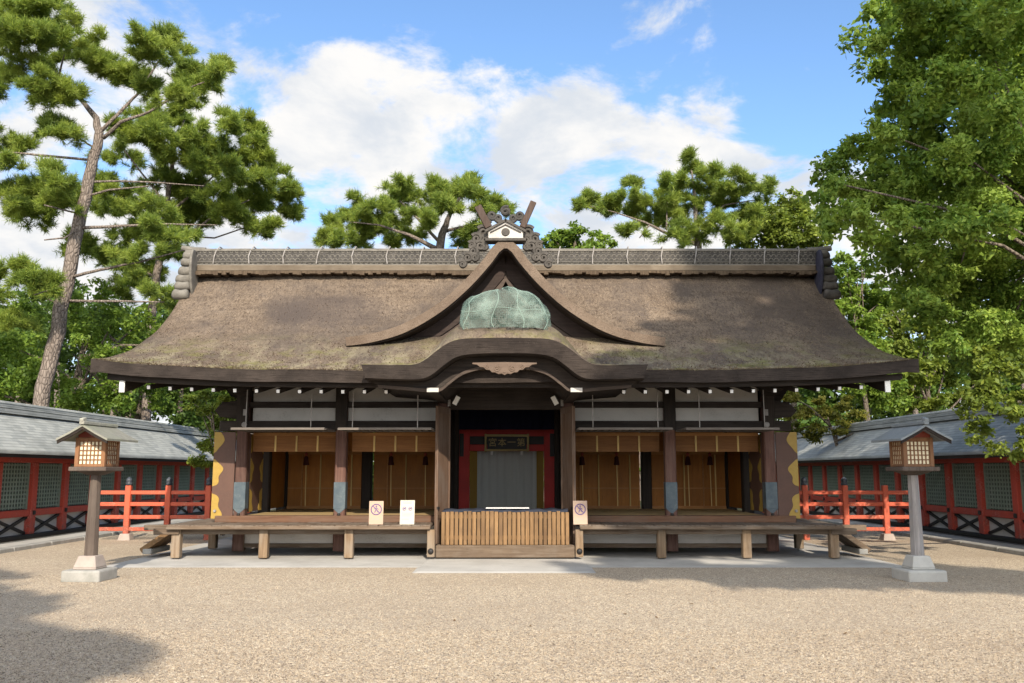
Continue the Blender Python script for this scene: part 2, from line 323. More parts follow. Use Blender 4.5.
def bark_top():
    m = NM('cypress_bark_thatch', 0.95, 0.1)
    x, y, z = m.xyz()
    fib = m.noise(19, 5, 0.75, m.map((1, 0.45, 0.45))); fine = m.noise(42, 4, 0.9, m.map((1, 0.6, 0.6))); big = m.noise(0.9, 6, 0.62); med = m.noise(4.5, 5, 0.65)
    crs = m.noise(7, 3, 0.5, m.map((0.06, 1, 1.2)))
    c = m.mix((0.140, 0.104, 0.074), (0.215, 0.165, 0.120), m.rng(big, 0.36, 0.64))
    c = m.mix(c, (0.105, 0.083, 0.068), m.rng(med, 0.5, 0.70, 0, 0.7))
    c = m.mix(c, (0.10, 0.075, 0.055), m.rng(crs, 0.54, 0.68, 0, 0.45))
    c = m.mix(c, (0.070, 0.050, 0.036), m.rng(fib, 0.49, 0.64, 0, 0.85))
    c = m.mix(c, (0.36, 0.29, 0.21), m.rng(fine, 0.55, 0.68, 0, 0.9)); c = m.mix(c, (0.045, 0.032, 0.024), m.rng(fine, 0.47, 0.36, 0, 0.75))
    c = m.mix(c, (0.082, 0.066, 0.056), m.rng(m.noise(0.55, 6, 0.7, m.map((1, 0.7, 0.7), loc=(2, 6, 4))), 0.45, 0.60, 0, 0.68))
    # moss and pale dead tufts near the eave
    loww = m.rng(z, 3.35, 4.35, 1, 0)
    c = m.mix(c, (0.31, 0.27, 0.17), m.math('MULTIPLY', loww, m.rng(m.noise(2.1, 6, 0.75, m.map((1.5, 0.5, 0.5), loc=(3, 1, 8))), 0.46, 0.62, 0, 0.8)))
    c = m.mix(c, (0.15, 0.145, 0.04), m.math('MULTIPLY', loww, m.rng(m.noise(1.3, 6, 0.75, m.map(loc=(8, 4, 1))), 0.50, 0.62, 0, 0.9)))
    # a darker, greyer patch left of the dormer
    dx = m.math('DIVIDE', m.math('SUBTRACT', x, -3.75), 1.25); dz = m.math('DIVIDE', m.math('SUBTRACT', z, 4.95), 0.44)
    rr = m.math('ADD', m.math('POWER', m.math('ABSOLUTE', dx), 3.0), m.math('POWER', m.math('ABSOLUTE', dz), 3.0))
    rr = m.math('ADD', rr, m.math('MULTIPLY', m.math('SUBTRACT', med, 0.5), 2.2)); rr = m.math('ADD', rr, m.math('MULTIPLY', m.math('SUBTRACT', big, 0.5), 3.0))
    c = m.mix(c, (0.072, 0.058, 0.052), m.rng(rr, 0.3, 1.3, 0.6, 0))
    m.col(c); m.bump(m.math('ADD', m.math('ADD', fib, m.math('MULTIPLY', fine, 0.8)), m.math('MULTIPLY', med, 1.2)), 0.75, 0.03); return m.m
def bark_edge():
    m = NM('cut_bark_edge', 0.9, 0.15)
    lay = m.noise(60, 3, 0.6, m.map((0.05, 0.05, 1))); big = m.noise(2.2, 5, 0.65); fl = m.noise(70, 2, 0.7)
    c = m.mix((0.023, 0.018, 0.0155), (0.046, 0.036, 0.030), m.rng(big, 0.35, 0.65)); c = m.mix(c, (0.016, 0.012, 0.010), m.rng(lay, 0.52, 0.62, 0, 0.7))
    c = m.mix(c, (0.14, 0.12, 0.10), m.rng(fl, 0.64, 0.76, 0, 0.5)); m.col(c); m.bump(m.math('ADD', lay, m.math('MULTIPLY', fl, 0.5)), 0.6, 0.012); return m.m
BARK = bark_top(); BEDGE = bark_edge()
def bark_rim():
    m = NM('weathered_bark_rim', 0.95, 0.1)
    big = m.noise(1.8, 5, 0.65); fl = m.noise(48, 4, 0.7)
    c = m.mix((0.115, 0.083, 0.06), (0.18, 0.135, 0.10), m.rng(big, 0.35, 0.65)); c = m.mix(c, (0.07, 0.052, 0.04), m.rng(fl, 0.5, 0.66, 0, 0.75)); c = m.mix(c, (0.30, 0.25, 0.19), m.rng(m.noise(60, 2, 0.7), 0.6, 0.74, 0, 0.6))
    m.col(c); m.bump(fl, 0.8, 0.02); return m.m
BRIM = bark_rim()
def shingle():
    m = NM('grey_shingle_courses', 0.65, 0.35)
    x, y, z = m.xyz()
    course = m.math('FRACT', m.math('MULTIPLY', z, 15.0)); row = m.math('FLOOR', m.math('MULTIPLY', z, 15.0))
    cb = m.n('ShaderNodeCombineXYZ'); m.put(cb.inputs[0], m.math('FLOOR', m.math('ADD', m.math('MULTIPLY', y, 3.3), m.math('MULTIPLY', row, 0.43)))); m.put(cb.inputs[1], row)
    wn_ = m.n('ShaderNodeTexWhiteNoise', noise_dimensions='2D'); m.put(wn_.inputs['Vector'], cb.outputs[0])
    c = m.mix((0.27, 0.28, 0.262), (0.38, 0.385, 0.355), wn_.outputs[0]); c = m.mix(c, (0.15, 0.155, 0.14), m.rng(m.noise(0.8, 5, 0.65), 0.45, 0.7, 0, 0.6))
    c = m.mix(c, (0.07, 0.075, 0.07), m.rng(course, 0.84, 0.98, 0, 0.85)); c = m.mix(c, (0.36, 0.36, 0.32), m.rng(m.noise(30, 3, 0.7), 0.6, 0.74, 0, 0.5))
    m.col(c); m.bump(m.math('SUBTRACT', 1.0, course), 0.7, 0.02); return m.m
SHING = shingle()
def gravel():
    m = NM('pale_pea_gravel', 0.95, 0.12)
    v = m.raw
    c1 = m.n('ShaderNodeTexVoronoi'); m.put(c1.inputs['Vector'], v); c1.inputs['Scale'].default_value = 70
    c2 = m.n('ShaderNodeTexVoronoi'); m.put(c2.inputs['Vector'], v); c2.inputs['Scale'].default_value = 36
    s1 = m.n('ShaderNodeSeparateColor'); m.put(s1.inputs[0], c1.outputs['Color']); s2 = m.n('ShaderNodeSeparateColor'); m.put(s2.inputs[0], c2.outputs['Color'])
    a = m.mix((0.34, 0.265, 0.18), (0.65, 0.545, 0.395), s1.outputs[0]); a = m.mix(a, (0.24, 0.20, 0.165), m.rng(s1.outputs[1], 0.68, 0.92, 0, 0.9)); a = m.mix(a, (0.68, 0.58, 0.43), m.rng(s2.outputs[1], 0.80, 1.0, 0, 0.8))
    a = m.mix(a, (0.17, 0.135, 0.105), m.rng(c1.outputs['Distance'], 0.45, 0.8, 0, 0.75)); a = m.mix(a, (0.22, 0.18, 0.15), m.rng(s2.outputs[2], 0.86, 1.0, 0, 0.6))
    pat = m.noise(0.35, 5, 0.6, v); a = m.mix(a, (0.30, 0.235, 0.17), m.rng(pat, 0.42, 0.66, 0, 0.45)); a = m.mix(a, (0.24, 0.19, 0.14), m.rng(m.noise(2.2, 4, 0.7, v), 0.52, 0.75, 0, 0.3))
    m.col(a); h = m.math('ADD', m.math('MULTIPLY', c1.outputs['Distance'], -1.0), m.math('MULTIPLY', c2.outputs['Distance'], -1.4)); m.bump(m.math('ADD', h, m.math('MULTIPLY', m.noise(5, 3, 0.6, v), 1.3)), 0.45, 0.012); return m.m
GRAVEL = gravel()
SOIL = stone('leafy_forest_soil', (0.035, 0.04, 0.016), (0.06, 0.055, 0.028), (0.02, 0.03, 0.01), 0.7)
def trunkm(name, c1, c2, c3):
    m = NM(name, 0.95, 0.1); p = m.vor(13, m.map((1, 1, 0.4)), 'Distance', 'DISTANCE_TO_EDGE'); g = m.noise(9, 5, 0.65, m.map((1, 1, 0.25)))
    c = m.mix(c1, c2, m.rng(g, 0.35, 0.65)); c = m.mix(c, c3, m.rng(p, 0.0, 0.12, 0.8, 0)); m.col(c); m.bump(m.math('ADD', m.rng(p, 0, 0.2), g), 0.8, 0.03); return m.m
PTRUNK = trunkm('pine_bark', (0.17, 0.138, 0.115), (0.26, 0.215, 0.18), (0.08, 0.063, 0.052))
BTRUNK = trunkm('grey_tree_bark', (0.13, 0.105, 0.08), (0.20, 0.165, 0.13), (0.05, 0.04, 0.03))
def leafm(name, dark, mid, bright, trans=0.35, rough=0.5):
    m = NM(name, rough, 0.25)
    g = m.n('ShaderNodeNewGeometry'); r = g.outputs['Random Per Island']
    c = m.mix(dark, mid, m.rng(r, 0.0, 0.55)); c = m.mix(c, bright, m.rng(r, 0.62, 1.0, 0, 1))
    c = m.mix(c, bright, m.rng(m.noise(0.9, 3, 0.6), 0.46, 0.66, 0, 0.55)); c = m.mix(c, dark, m.rng(m.noise(1.1, 3, 0.6, m.map(loc=(5, 7, 3))), 0.5, 0.7, 0, 0.6))
    m.col(c); tr = m.n('ShaderNodeBsdfTranslucent'); m.put(tr.inputs[0], m.mix(c, (0.30, 0.36, 0.03), 0.35)); ms = m.n('ShaderNodeMixShader'); ms.inputs[0].default_value = trans
    m.t.links.new(m.b.outputs[0], ms.inputs[1]); m.t.links.new(tr.outputs[0], ms.inputs[2])
    m.t.links.new(ms.outputs[0], m.t.nodes['Material Output'].inputs[0]); return m.m
PINEL = leafm('pine_needles', (0.085, 0.14, 0.03), (0.21, 0.295, 0.05), (0.42, 0.48, 0.085), 0.46)
PINED = leafm('dark_pine_needles', (0.085, 0.145, 0.032), (0.21, 0.29, 0.05), (0.40, 0.46, 0.075), 0.48)
BROADL = leafm('fresh_broad_leaves', (0.068, 0.130, 0.022), (0.150, 0.250, 0.036), (0.28, 0.38, 0.055), 0.48)
BIGL = leafm('camphor_leaves', (0.10, 0.19, 0.035), (0.22, 0.345, 0.055), (0.39, 0.49, 0.09), 0.5)
BROADD = leafm('deep_green_leaves', (0.036, 0.078, 0.018), (0.080, 0.148, 0.028), (0.16, 0.24, 0.042), 0.42)
BROADY = leafm('yellow_green_leaves', (0.080, 0.120, 0.020), (0.165, 0.225, 0.034), (0.29, 0.335, 0.048), 0.45)
BROADR = leafm('russet_green_leaves', (0.085, 0.095, 0.018), (0.155, 0.160, 0.028), (0.27, 0.235, 0.038), 0.42)

# ------------------------------------------------------------------ foliage builders
def unit(rng_, n):
    v = rng_.normal(size=(n, 3)); return v / np.linalg.norm(v, axis=1)[:, None]
def leaf_faces(rng_, pts, out, size, up=0.55, aspect=0.5):
    n = len(pts)
    nrm = out * 0.55 + np.array([0, 0, up]) + rng_.normal(size=(n, 3)) * 0.55; nrm /= np.linalg.norm(nrm, axis=1)[:, None]
    t = unit(rng_, n); t -= nrm * (t * nrm).sum(1)[:, None]; t /= np.linalg.norm(t, axis=1)[:, None] + 1e-9
    b = np.cross(nrm, t); L = size * rng_.uniform(0.65, 1.35, n)[:, None]
    q = np.stack([pts - t * L * 0.5, pts + b * L * aspect * 0.5 - t * L * 0.05, pts + t * L * 0.5 - nrm * L * 0.12, pts - b * L * aspect * 0.5 - t * L * 0.05], 1)
    return q.reshape(-1, 3)
def leaf_crown(name, clumps, per_m2, size, mat, parent, seed, squash=0.8, spray=0.34):
    rg = np.random.default_rng(seed); P = []; O = []
    for (x, y, z, r) in clumps:
        ns = max(6, int(9 * r * r / 0.16 ** 2 * 0.05) + 5)
        k0 = 0; d = unit(rg, ns); rad = r * rg.uniform(0.45, 1.08, ns)[:, None]; sc = d * rad * np.array([1, 1, squash])
        k = max(4, int(per_m2 * 12.6 * r * r / ns)); idx = np.repeat(np.arange(ns), k)
        g = rg.normal(size=(len(idx), 3)) * (spray * max(r, 0.25)) * np.array([0.62, 0.62, 0.42])
        p = sc[idx] + g; P.append(p + np.array([x, y, z])); o = d[idx] * 0.6 + g / (np.linalg.norm(g, axis=1)[:, None] + 1e-6) * 0.5; O.append(o)
    P = np.concatenate(P); O = np.concatenate(O)
    return np_mesh(name, leaf_faces(rg, P, O, size), 4, mat, parent)
def pine_crown(name, clumps, cover, blade, width, mat, parent, seed, nb=8, sr=0.26):
    # pads of small brushes: every clump carries many little bundles of upturned needle shoots
    rg = np.random.default_rng(seed); C = []; D = []
    for (x, y, z, r) in clumps:
        ns = max(4, int(cover * (r / sr) ** 2)); d = unit(rg, ns); d[:, 2] = np.where(d[:, 2] < -0.4, -d[:, 2] * 0.6, d[:, 2])
        sc = d * (r * rg.uniform(0.35, 1.05, ns))[:, None] * np.array([1.05, 1.05, 0.72])
        k = 8; i = np.repeat(np.arange(ns), k); v = d[i] * 0.55 + np.array([0, 0, 0.60]) + unit(rg, len(i)) * 0.75; v /= np.linalg.norm(v, axis=1)[:, None]
        ln = sr * rg.uniform(0.5, 1.25, len(i)); m = 5; j = np.repeat(np.arange(len(i)), m); t = np.tile(np.linspace(0.15, 1, m), len(i))
        C.append(sc[i][j] + v[j] * (ln[j] * t)[:, None] + np.array([x, y, z])); D.append(v[j])
    C = np.concatenate(C); D = np.concatenate(D)
    C = np.repeat(C, nb, 0); D = np.repeat(D, nb, 0); n = len(C)
    v = D * 0.80 + unit(rg, n) * 0.85; v /= np.linalg.norm(v, axis=1)[:, None] + 1e-6
    L = blade * rg.uniform(0.7, 1.25, n)[:, None]; sd = np.cross(v, unit(rg, n)); sd /= np.linalg.norm(sd, axis=1)[:, None] + 1e-9; sd *= width
    q = np.stack([C - sd, C + sd, C + v * L + sd * 0.3, C + v * L - sd * 0.3], 1)
    return np_mesh(name, q.reshape(-1, 3), 4, mat, parent)
def limbs(paths, ground=True):
    mb = MB()
    for i, P in enumerate(paths):
        pts = [Vector(p[:3]) for p in P]; rad = [p[3] for p in P]
        if i == 0 and ground:
            d = pts[0] - pts[1]; d = d / abs(d.z); b = pts[0] + d * (pts[0].z + 0.05); b.z = -0.05
            pts = [b, b + (pts[0] - b) * 0.12] + pts; rad = [rad[0] * 1.5, rad[0] * 1.12] + rad
        # refine with a little wobble
        q = []; rr = []
        for a in range(len(pts) - 1):
            for k in range(4):
                t = k / 4; w = Vector((random.uniform(-1, 1), random.uniform(-1, 1), random.uniform(-1, 1))) * rad[a] * 0.16
                q.append(pts[a].lerp(pts[a + 1], t) + (w if (a or k) else Vector())); rr.append(rad[a] * (1 - t) + rad[a + 1] * t)
        q.append(pts[-1]); rr.append(rad[-1]); mb.tube(q, rr, 9 if max(rr) > 0.1 else 6)
    return mb
def auto_tree(base, crown, r0, every=2, thick=0.05):
    c = [Vector(p[:3]) for p in crown]; mid = sum(c, Vector()) / len(c); b = Vector(base)
    top = Vector((mid.x, mid.y, mid.z + 0.2 * (max(p.z for p in c) - mid.z)))
    P = [[(*b.lerp(top, t), r0 * (1 - 0.75 * t)) for t in (0.0, 0.3, 0.6, 1.0)]]; P[0][0] = (*b, r0)
    for p in c[::every]:
        t = random.uniform(0.45, 0.95); a = b.lerp(top, t); m = a.lerp(p, 0.5) + Vector((0, 0, 0.08 * (p - a).length))
        P.append([(*a, min(r0 * 0.45, thick * 1.6)), (*m, thick), (*p, thick * 0.4)])
    return P

# ------------------------------------------------------------------ crown and limb measures in metres: x, y, z, radius
PINE_A = [(-14.78,25.05,14.84,0.61),(-13.64,24.57,14.74,0.55),(-13.57,25.63,15.4,0.4),(-14.39,24.76,13.75,0.66),(-13.36,24.44,13.9,0.65),(-13.27,25.65,14.45,0.51),(-14.5,27.5,14.55,0.43),(-15.9,27.08,13.95,0.48),(-16.81,26.95,15.17,0.75),(-15.75,25.0,12.63,0.69),(-16.23,26.13,15.74,0.64),(-14.21,25.2,13.34,0.45),(-13.3,24.82,12.4,0.55),(-13.7,24.58,12.39,0.38),(-12.87,24.97,12.56,0.39),(-14.59,27.54,13.35,0.49),(-12.72,27.18,14.2,0.6),(-13.18,27.1,14.5,0.42),(-12.28,27.08,13.95,0.36),(-10.36,24.9,13.76,0.5),(-10.97,25.32,13.65,0.45),(-10.89,26.46,15.08,0.29),(-10.57,26.83,15.11,0.27),(-11.01,27.28,14.99,0.42),(-9.9,27.37,14.02,0.55),(-8.44,24.51,12.96,0.33),(-8.88,26.38,14.03,0.23),(-9.93,26.62,13.35,0.47),(-9.03,26.02,13.08,0.35),(-9.82,24.84,12.32,0.39),(-10.87,25.9,13.03,0.4),(-11.81,24.52,13.88,0.25),(-13.72,27.56,15.06,0.37),(-14.25,27.32,12.32,0.42),(-14.08,26.17,11.93,0.29),(-12.72,25.28,11.28,0.34),(-12.04,27.47,14.06,0.49),(-10.13,26.26,13.84,0.41),(-14.75,27.38,10.2,0.67),(-15.46,27.25,10.0,0.67),(-13.36,26.03,9.69,0.46),(-14.39,25.69,11.12,0.29),(-15.38,26.36,11.4,0.41),(-15.62,25.75,11.08,0.57),(-13.17,24.78,10.13,0.33),(-13.02,25.3,9.25,0.51),(-14.86,27.13,9.26,0.48),(-13.06,24.36,6.68,0.54),(-13.64,24.37,6.97,0.54),(-13.73,26.45,6.97,0.41),(-14.08,25.21,5.56,0.56),(-15.46,26.12,6.6,0.73),(-11.14,25.9,7.61,0.29),(-10.66,25.43,7.59,0.23),(-12.21,27.79,7.95,0.25),(-9.62,24.9,8.1,0.36),(-9.54,25.69,8.25,0.26),(-9.97,24.93,8.17,0.25),(-10.37,26.48,6.67,0.26),(-9.64,25.19,6.54,0.2),(-10.42,25.48,9.21,0.34),(-14.29,26.89,9.41,0.42),(-14.3,25.35,10.32,0.28)]
PINE_A_L = [[(-13.531,26,3.406,0.223),(-13.175,26,5.686,0.211),(-12.855,26,8.237,0.192),(-12.544,26,10.236,0.167),(-12.336,26,11.644,0.136),(-12.462,26,12.182,0.093),(-13.106,26.3,12.883,0.062),(-13.999,26.6,13.832,0.037),(-15.111,26.8,14.756,0.025)],[(-12.256,26,11.802,0.062),(-11.724,26.2,12.584,0.05),(-11.369,26.5,13.295,0.037),(-10.907,26.6,14.327,0.025)],[(-12.209,26,11.55,0.062),(-11.562,25.7,11.935,0.05),(-10.7,25.6,12.207,0.037),(-9.615,25.4,12.809,0.031),(-8.961,25.2,12.97,0.019)],[(-12.54,26,10.173,0.037),(-11.794,26.2,10.271,0.031),(-10.951,26.5,10.338,0.025),(-9.337,26.7,10.277,0.012)],[(-12.571,26,9.74,0.037),(-11.832,25.8,9.861,0.031),(-10.611,25.7,9.952,0.019)],[(-12.683,26,8.756,0.053),(-11.467,25.8,8.761,0.043),(-10.103,25.7,8.794,0.031),(-8.51,25.6,8.736,0.012)],[(-12.876,26,7.269,0.05),(-11.924,25.7,7.412,0.043),(-10.686,25.5,7.604,0.031),(-9.363,25.4,7.935,0.019)],[(-12.944,26,6.549,0.046),(-11.574,25.7,6.492,0.037),(-9.896,25.5,6.424,0.019)],[(-12.526,26,10.859,0.043),(-13.337,25.7,10.845,0.037),(-14.422,25.5,10.896,0.031),(-15.775,25.3,10.854,0.019)],[(-12.43,26,11.235,0.031),(-12.719,25.7,11.373,0.025),(-13.043,25.6,11.583,0.019)],[(-12.63,26,8.847,0.037),(-12.962,25.6,8.345,0.025),(-13.436,25.4,8.233,0.019)],[(-13.353,25.1,9.19,0.019),(-12.621,26,9.154,0.031)],[(-13.999,26.6,13.832,0.031),(-15.401,26.8,14.422,0.025),(-16.829,27,15.023,0.019)],[(-13.999,26.6,13.832,0.037),(-13.721,26.4,14.824,0.019)],[(-13.036,26,7.028,0.031),(-13.287,25.6,6.797,0.019),(-13.657,25.5,6.63,0.019)]]
PINE_B = [(-10.19,33.23,15.04,0.3),(-11.01,34.62,15.27,0.35),(-9.37,31.4,13.39,0.31),(-10.2,31.25,13.6,0.49),(-9.38,31.92,12.97,0.39),(-9.01,34.06,12.99,0.38),(-8.45,33.46,12.39,0.22),(-9.1,31.95,12.02,0.71),(-11.36,32.32,12.92,0.72),(-12.0,31.71,12.89,0.63),(-13.02,32.84,12.31,0.73),(-10.26,31.17,11.4,0.69),(-10.06,33.79,11.74,0.68),(-8.78,34.58,11.77,0.31),(-9.37,34.82,12.13,0.46),(-12.46,33.94,12.27,0.83),(-15.57,34.84,14.01,0.7),(-13.3,31.07,13.23,0.62),(-9.9,32.16,10.56,0.5),(-12.35,34.86,11.44,0.77),(-15.23,34.1,11.71,0.76),(-13.76,32.64,10.12,0.73),(-15.8,34.77,9.87,0.7),(-13.65,33.48,8.98,0.67),(-16.14,34.27,12.57,0.69),(-10.97,32.17,13.45,0.5),(-11.58,31.77,13.68,0.42),(-10.19,32.78,12.88,0.51),(-12.58,31.55,13.21,0.63),(-13.6,32.53,14.76,0.72),(-13.56,34.85,15.49,0.62),(-12.03,32.33,14.99,0.5),(-14.04,31.04,13.78,0.55),(-15.07,31.18,9.38,0.55),(-11.86,31.68,9.06,0.49),(-11.12,34.13,11.52,0.53),(-9.06,32.45,10.38,0.29),(-13.82,32.16,8.31,0.57),(-12.93,31.39,10.9,0.7),(-13.39,34.93,11.75,0.7)]
PINE_B_L = [[(-13.248,33,2.726,0.174),(-13.281,33,4.554,0.167),(-13.282,33,7.163,0.161),(-13.112,33,9.446,0.136),(-12.939,33,11.774,0.099),(-12.779,33,13.75,0.062),(-12.459,33,14.951,0.031)],[(-13.108,33,9.369,0.074),(-11.888,32.6,10.304,0.056),(-10.926,32.4,11.014,0.037),(-9.65,32.4,11.589,0.019)],[(-13.144,33,8.68,0.062),(-14.218,33.4,9.463,0.043),(-15.288,33.6,9.981,0.025)],[(-12.983,33,11.188,0.062),(-11.707,33.4,12.494,0.037),(-10.453,33.5,13.934,0.019)],[(-12.966,33,11.578,0.056),(-13.898,32.6,12.818,0.031),(-14.511,32.6,13.602,0.019)],[(-13.015,33,10.411,0.05),(-11.224,33.4,10.4,0.031),(-9.485,33.5,11.056,0.019)]]
BARE_L = [[(-12.819,35,2.794,0.112),(-12.766,35,4.733,0.099),(-12.575,35,7.101,0.087),(-12.46,35,9.515,0.062)],[(-12.671,35,5.911,0.043),(-12.088,35.3,7.148,0.025),(-11.729,35.3,7.954,0.012)]]
BARE_C = [(-12.3,34.85,7.47,0.7),(-12.71,34.42,6.23,0.76),(-11.65,34.12,6.38,0.53),(-13.02,34.11,6.96,0.61),(-13.15,34.34,4.29,0.53),(-12.35,35.35,4.76,0.55)]
LEFT_BROAD = [(-15.87,28.95,5.49,0.77),(-14.3,28.62,4.0,0.76),(-14.05,29.97,6.14,0.73),(-12.98,29.25,5.04,0.78),(-13.09,31.49,6.84,0.63),(-16.05,28.87,4.34,0.77),(-12.07,30.09,4.9,0.67),(-14.99,30.82,7.15,0.62),(-12.87,29.73,4.0,0.66),(-17.01,31.46,7.26,0.63),(-13.29,29.93,6.65,0.53),(-17.17,29.23,5.53,0.97),(-14.02,29.73,3.93,0.66),(-14.98,28.61,4.64,0.64),(-11.49,29.76,5.77,0.6),(-13.54,29.25,7.54,0.39),(-13.08,31.17,5.97,0.62),(-12.04,30.99,4.2,0.55),(-17.68,30.0,4.29,0.8)]
LEFT_BROAD2 = [(-17.46,34.59,6.64,0.96),(-16.29,35.26,7.95,0.98),(-14.94,35.23,5.54,0.98),(-13.3,35.12,5.14,0.98),(-19.1,35.19,8.74,0.7),(-14.98,37.11,7.01,1.03),(-12.99,34.93,4.34,0.85),(-12.27,34.65,3.55,0.77),(-12.46,37.28,5.36,0.75),(-15.25,36.2,4.03,0.88),(-12.24,37.47,3.71,0.83),(-17.77,35.71,8.85,0.56),(-12.91,37.2,6.6,0.66),(-11.55,36.46,4.66,0.73),(-11.21,36.87,3.47,0.74)]
SHRUB = [(-7.41,23.34,3.12,0.29),(-7.08,22.99,2.79,0.23),(-7.35,22.43,3.21,0.22),(-7.09,22.6,3.37,0.2),(-7.94,23.52,3.58,0.24),(-7.63,23.56,2.82,0.24),(-7.23,23.59,3.13,0.21),(-7.61,22.77,2.13,0.25),(-7.98,23.22,1.88,0.21),(-7.66,23.42,2.3,0.21),(-8.15,23.2,3.37,0.21),(-7.8,23.44,1.83,0.21),(-7.39,23.04,2.49,0.18),(-7.35,23.22,3.73,0.21),(-7.91,23.26,3.16,0.18)]
PINE_C = [(-7.36,36.3,11.21,0.32),(-7.04,38.27,12.63,0.47),(-6.41,38.37,12.84,0.47),(-5.31,35.72,12.15,0.52),(-5.11,38.41,13.81,0.34),(-4.88,38.39,13.16,0.64),(-4.21,37.51,13.25,0.58),(-3.14,35.63,13.05,0.44),(-2.8,38.2,13.56,0.64),(-1.92,35.88,12.92,0.6),(-1.89,38.41,14.17,0.3),(-1.36,37.5,13.25,0.46),(-1.13,35.68,12.05,0.52),(-0.48,36.0,12.53,0.32),(-0.24,37.41,12.69,0.29),(-6.53,37.21,11.58,0.58),(-5.81,37.74,11.81,0.63),(-5.15,38.28,12.14,0.64),(-3.71,36.16,11.89,0.56),(-3.27,35.51,11.29,0.39),(-2.04,38.27,11.55,0.51),(-2.43,35.54,12.01,0.59),(-6.33,38.13,11.33,0.51),(-6.69,35.85,10.96,0.4),(-7.99,37.93,11.37,0.3),(-4.3,37.85,11.48,0.59),(-3.05,38.13,13.04,0.51),(-7.38,37.15,11.82,0.25),(-4.99,38.14,11.25,0.42),(-1.22,36.11,11.24,0.4)]
PINE_C_L = [[(-3.063,37,7.415,0.24),(-3.014,37,10.397,0.208),(-2.816,37,11.479,0.16),(-2.528,37,12.35,0.096),(-2.027,37,13.227,0.04)],[(-2.935,37,10.829,0.112),(-4.152,36.5,11.345,0.072),(-5.396,36.4,11.746,0.04),(-6.649,36.4,11.875,0.024)],[(-2.775,37,11.609,0.08),(-1.697,37.4,12.025,0.048),(-0.631,37.5,12.717,0.024)],[(-2.896,37,11.132,0.08),(-4.068,37.5,12.495,0.048),(-4.724,37.5,13.162,0.024)]]
DOME = [(2.33,45.34,13.49,0.55),(3.31,44.66,13.63,0.6),(4.54,45.78,13.5,0.61),(3.11,45.55,13.12,0.81),(5.12,44.94,12.97,0.45),(1.79,45.05,12.99,0.5),(3.92,44.05,12.64,0.69),(2.67,44.07,13.37,0.39)]
PINE_D = [(3.01,36.23,12.3,0.24),(3.44,35.97,12.56,0.24),(3.86,36.88,12.36,0.37),(4.38,36.26,12.31,0.36),(4.78,35.13,12.43,0.43),(5.11,35.67,13.15,0.24),(4.88,36.64,12.12,0.45),(5.6,36.06,12.25,0.44),(6.24,34.83,13.08,0.19),(6.57,36.81,13.12,0.29),(6.63,36.79,12.38,0.45),(4.97,35.0,10.82,0.39),(7.04,36.1,11.83,0.52),(7.49,35.71,14.19,0.2),(7.76,36.69,14.01,0.24),(7.1,35.55,13.36,0.16),(8.01,35.36,13.56,0.24),(7.96,35.97,13.2,0.36),(9.04,37.12,14.06,0.25),(8.64,35.03,12.77,0.39),(9.31,35.07,13.12,0.23),(7.89,36.29,12.49,0.56),(8.87,36.92,12.68,0.53),(9.45,36.03,12.75,0.56),(10.2,35.84,12.91,0.44),(10.95,36.86,13.14,0.33),(10.4,36.66,12.47,0.57),(8.58,34.96,11.39,0.62),(9.98,36.92,11.93,0.66),(6.66,35.27,10.93,0.47),(7.6,35.53,11.0,0.59),(6.12,36.81,11.86,0.41),(6.64,35.81,12.51,0.28),(7.7,36.72,13.36,0.29),(4.02,35.2,12.24,0.23),(9.49,36.9,11.23,0.57)]
PINE_D_L = [[(7.914,36,7.258,0.186),(7.798,36,10.159,0.161),(7.712,36,11.423,0.124),(7.708,36,12.699,0.074),(7.58,36,13.988,0.031)],[(7.735,36,10.79,0.087),(6.341,35.7,11.257,0.062),(5.504,35.5,11.621,0.043),(4.28,35.4,12.011,0.025),(3.259,35.3,12.232,0.012)],[(7.719,36,11.635,0.062),(8.974,36.3,12.576,0.037),(10.26,36.4,12.822,0.019)],[(5.704,35.5,11.495,0.037),(5.302,35.6,10.979,0.019)],[(6.425,35.7,11.341,0.037),(6.515,35.8,12.637,0.019)]]
BROAD_E = [(11.4,38.22,12.66,0.64),(12.28,38.16,13.37,0.38),(12.95,38.99,13.48,0.35),(12.26,38.61,12.73,0.6),(13.27,39.1,13.01,0.48),(14.07,39.97,13.26,0.36),(14.16,39.51,12.75,0.31),(12.59,37.81,11.92,0.63),(11.86,38.55,11.98,0.69),(13.45,39.11,11.86,0.52),(11.0,38.97,11.87,0.65),(10.38,39.52,11.83,0.53),(12.45,38.96,11.55,0.65),(13.54,37.98,11.52,0.34)]
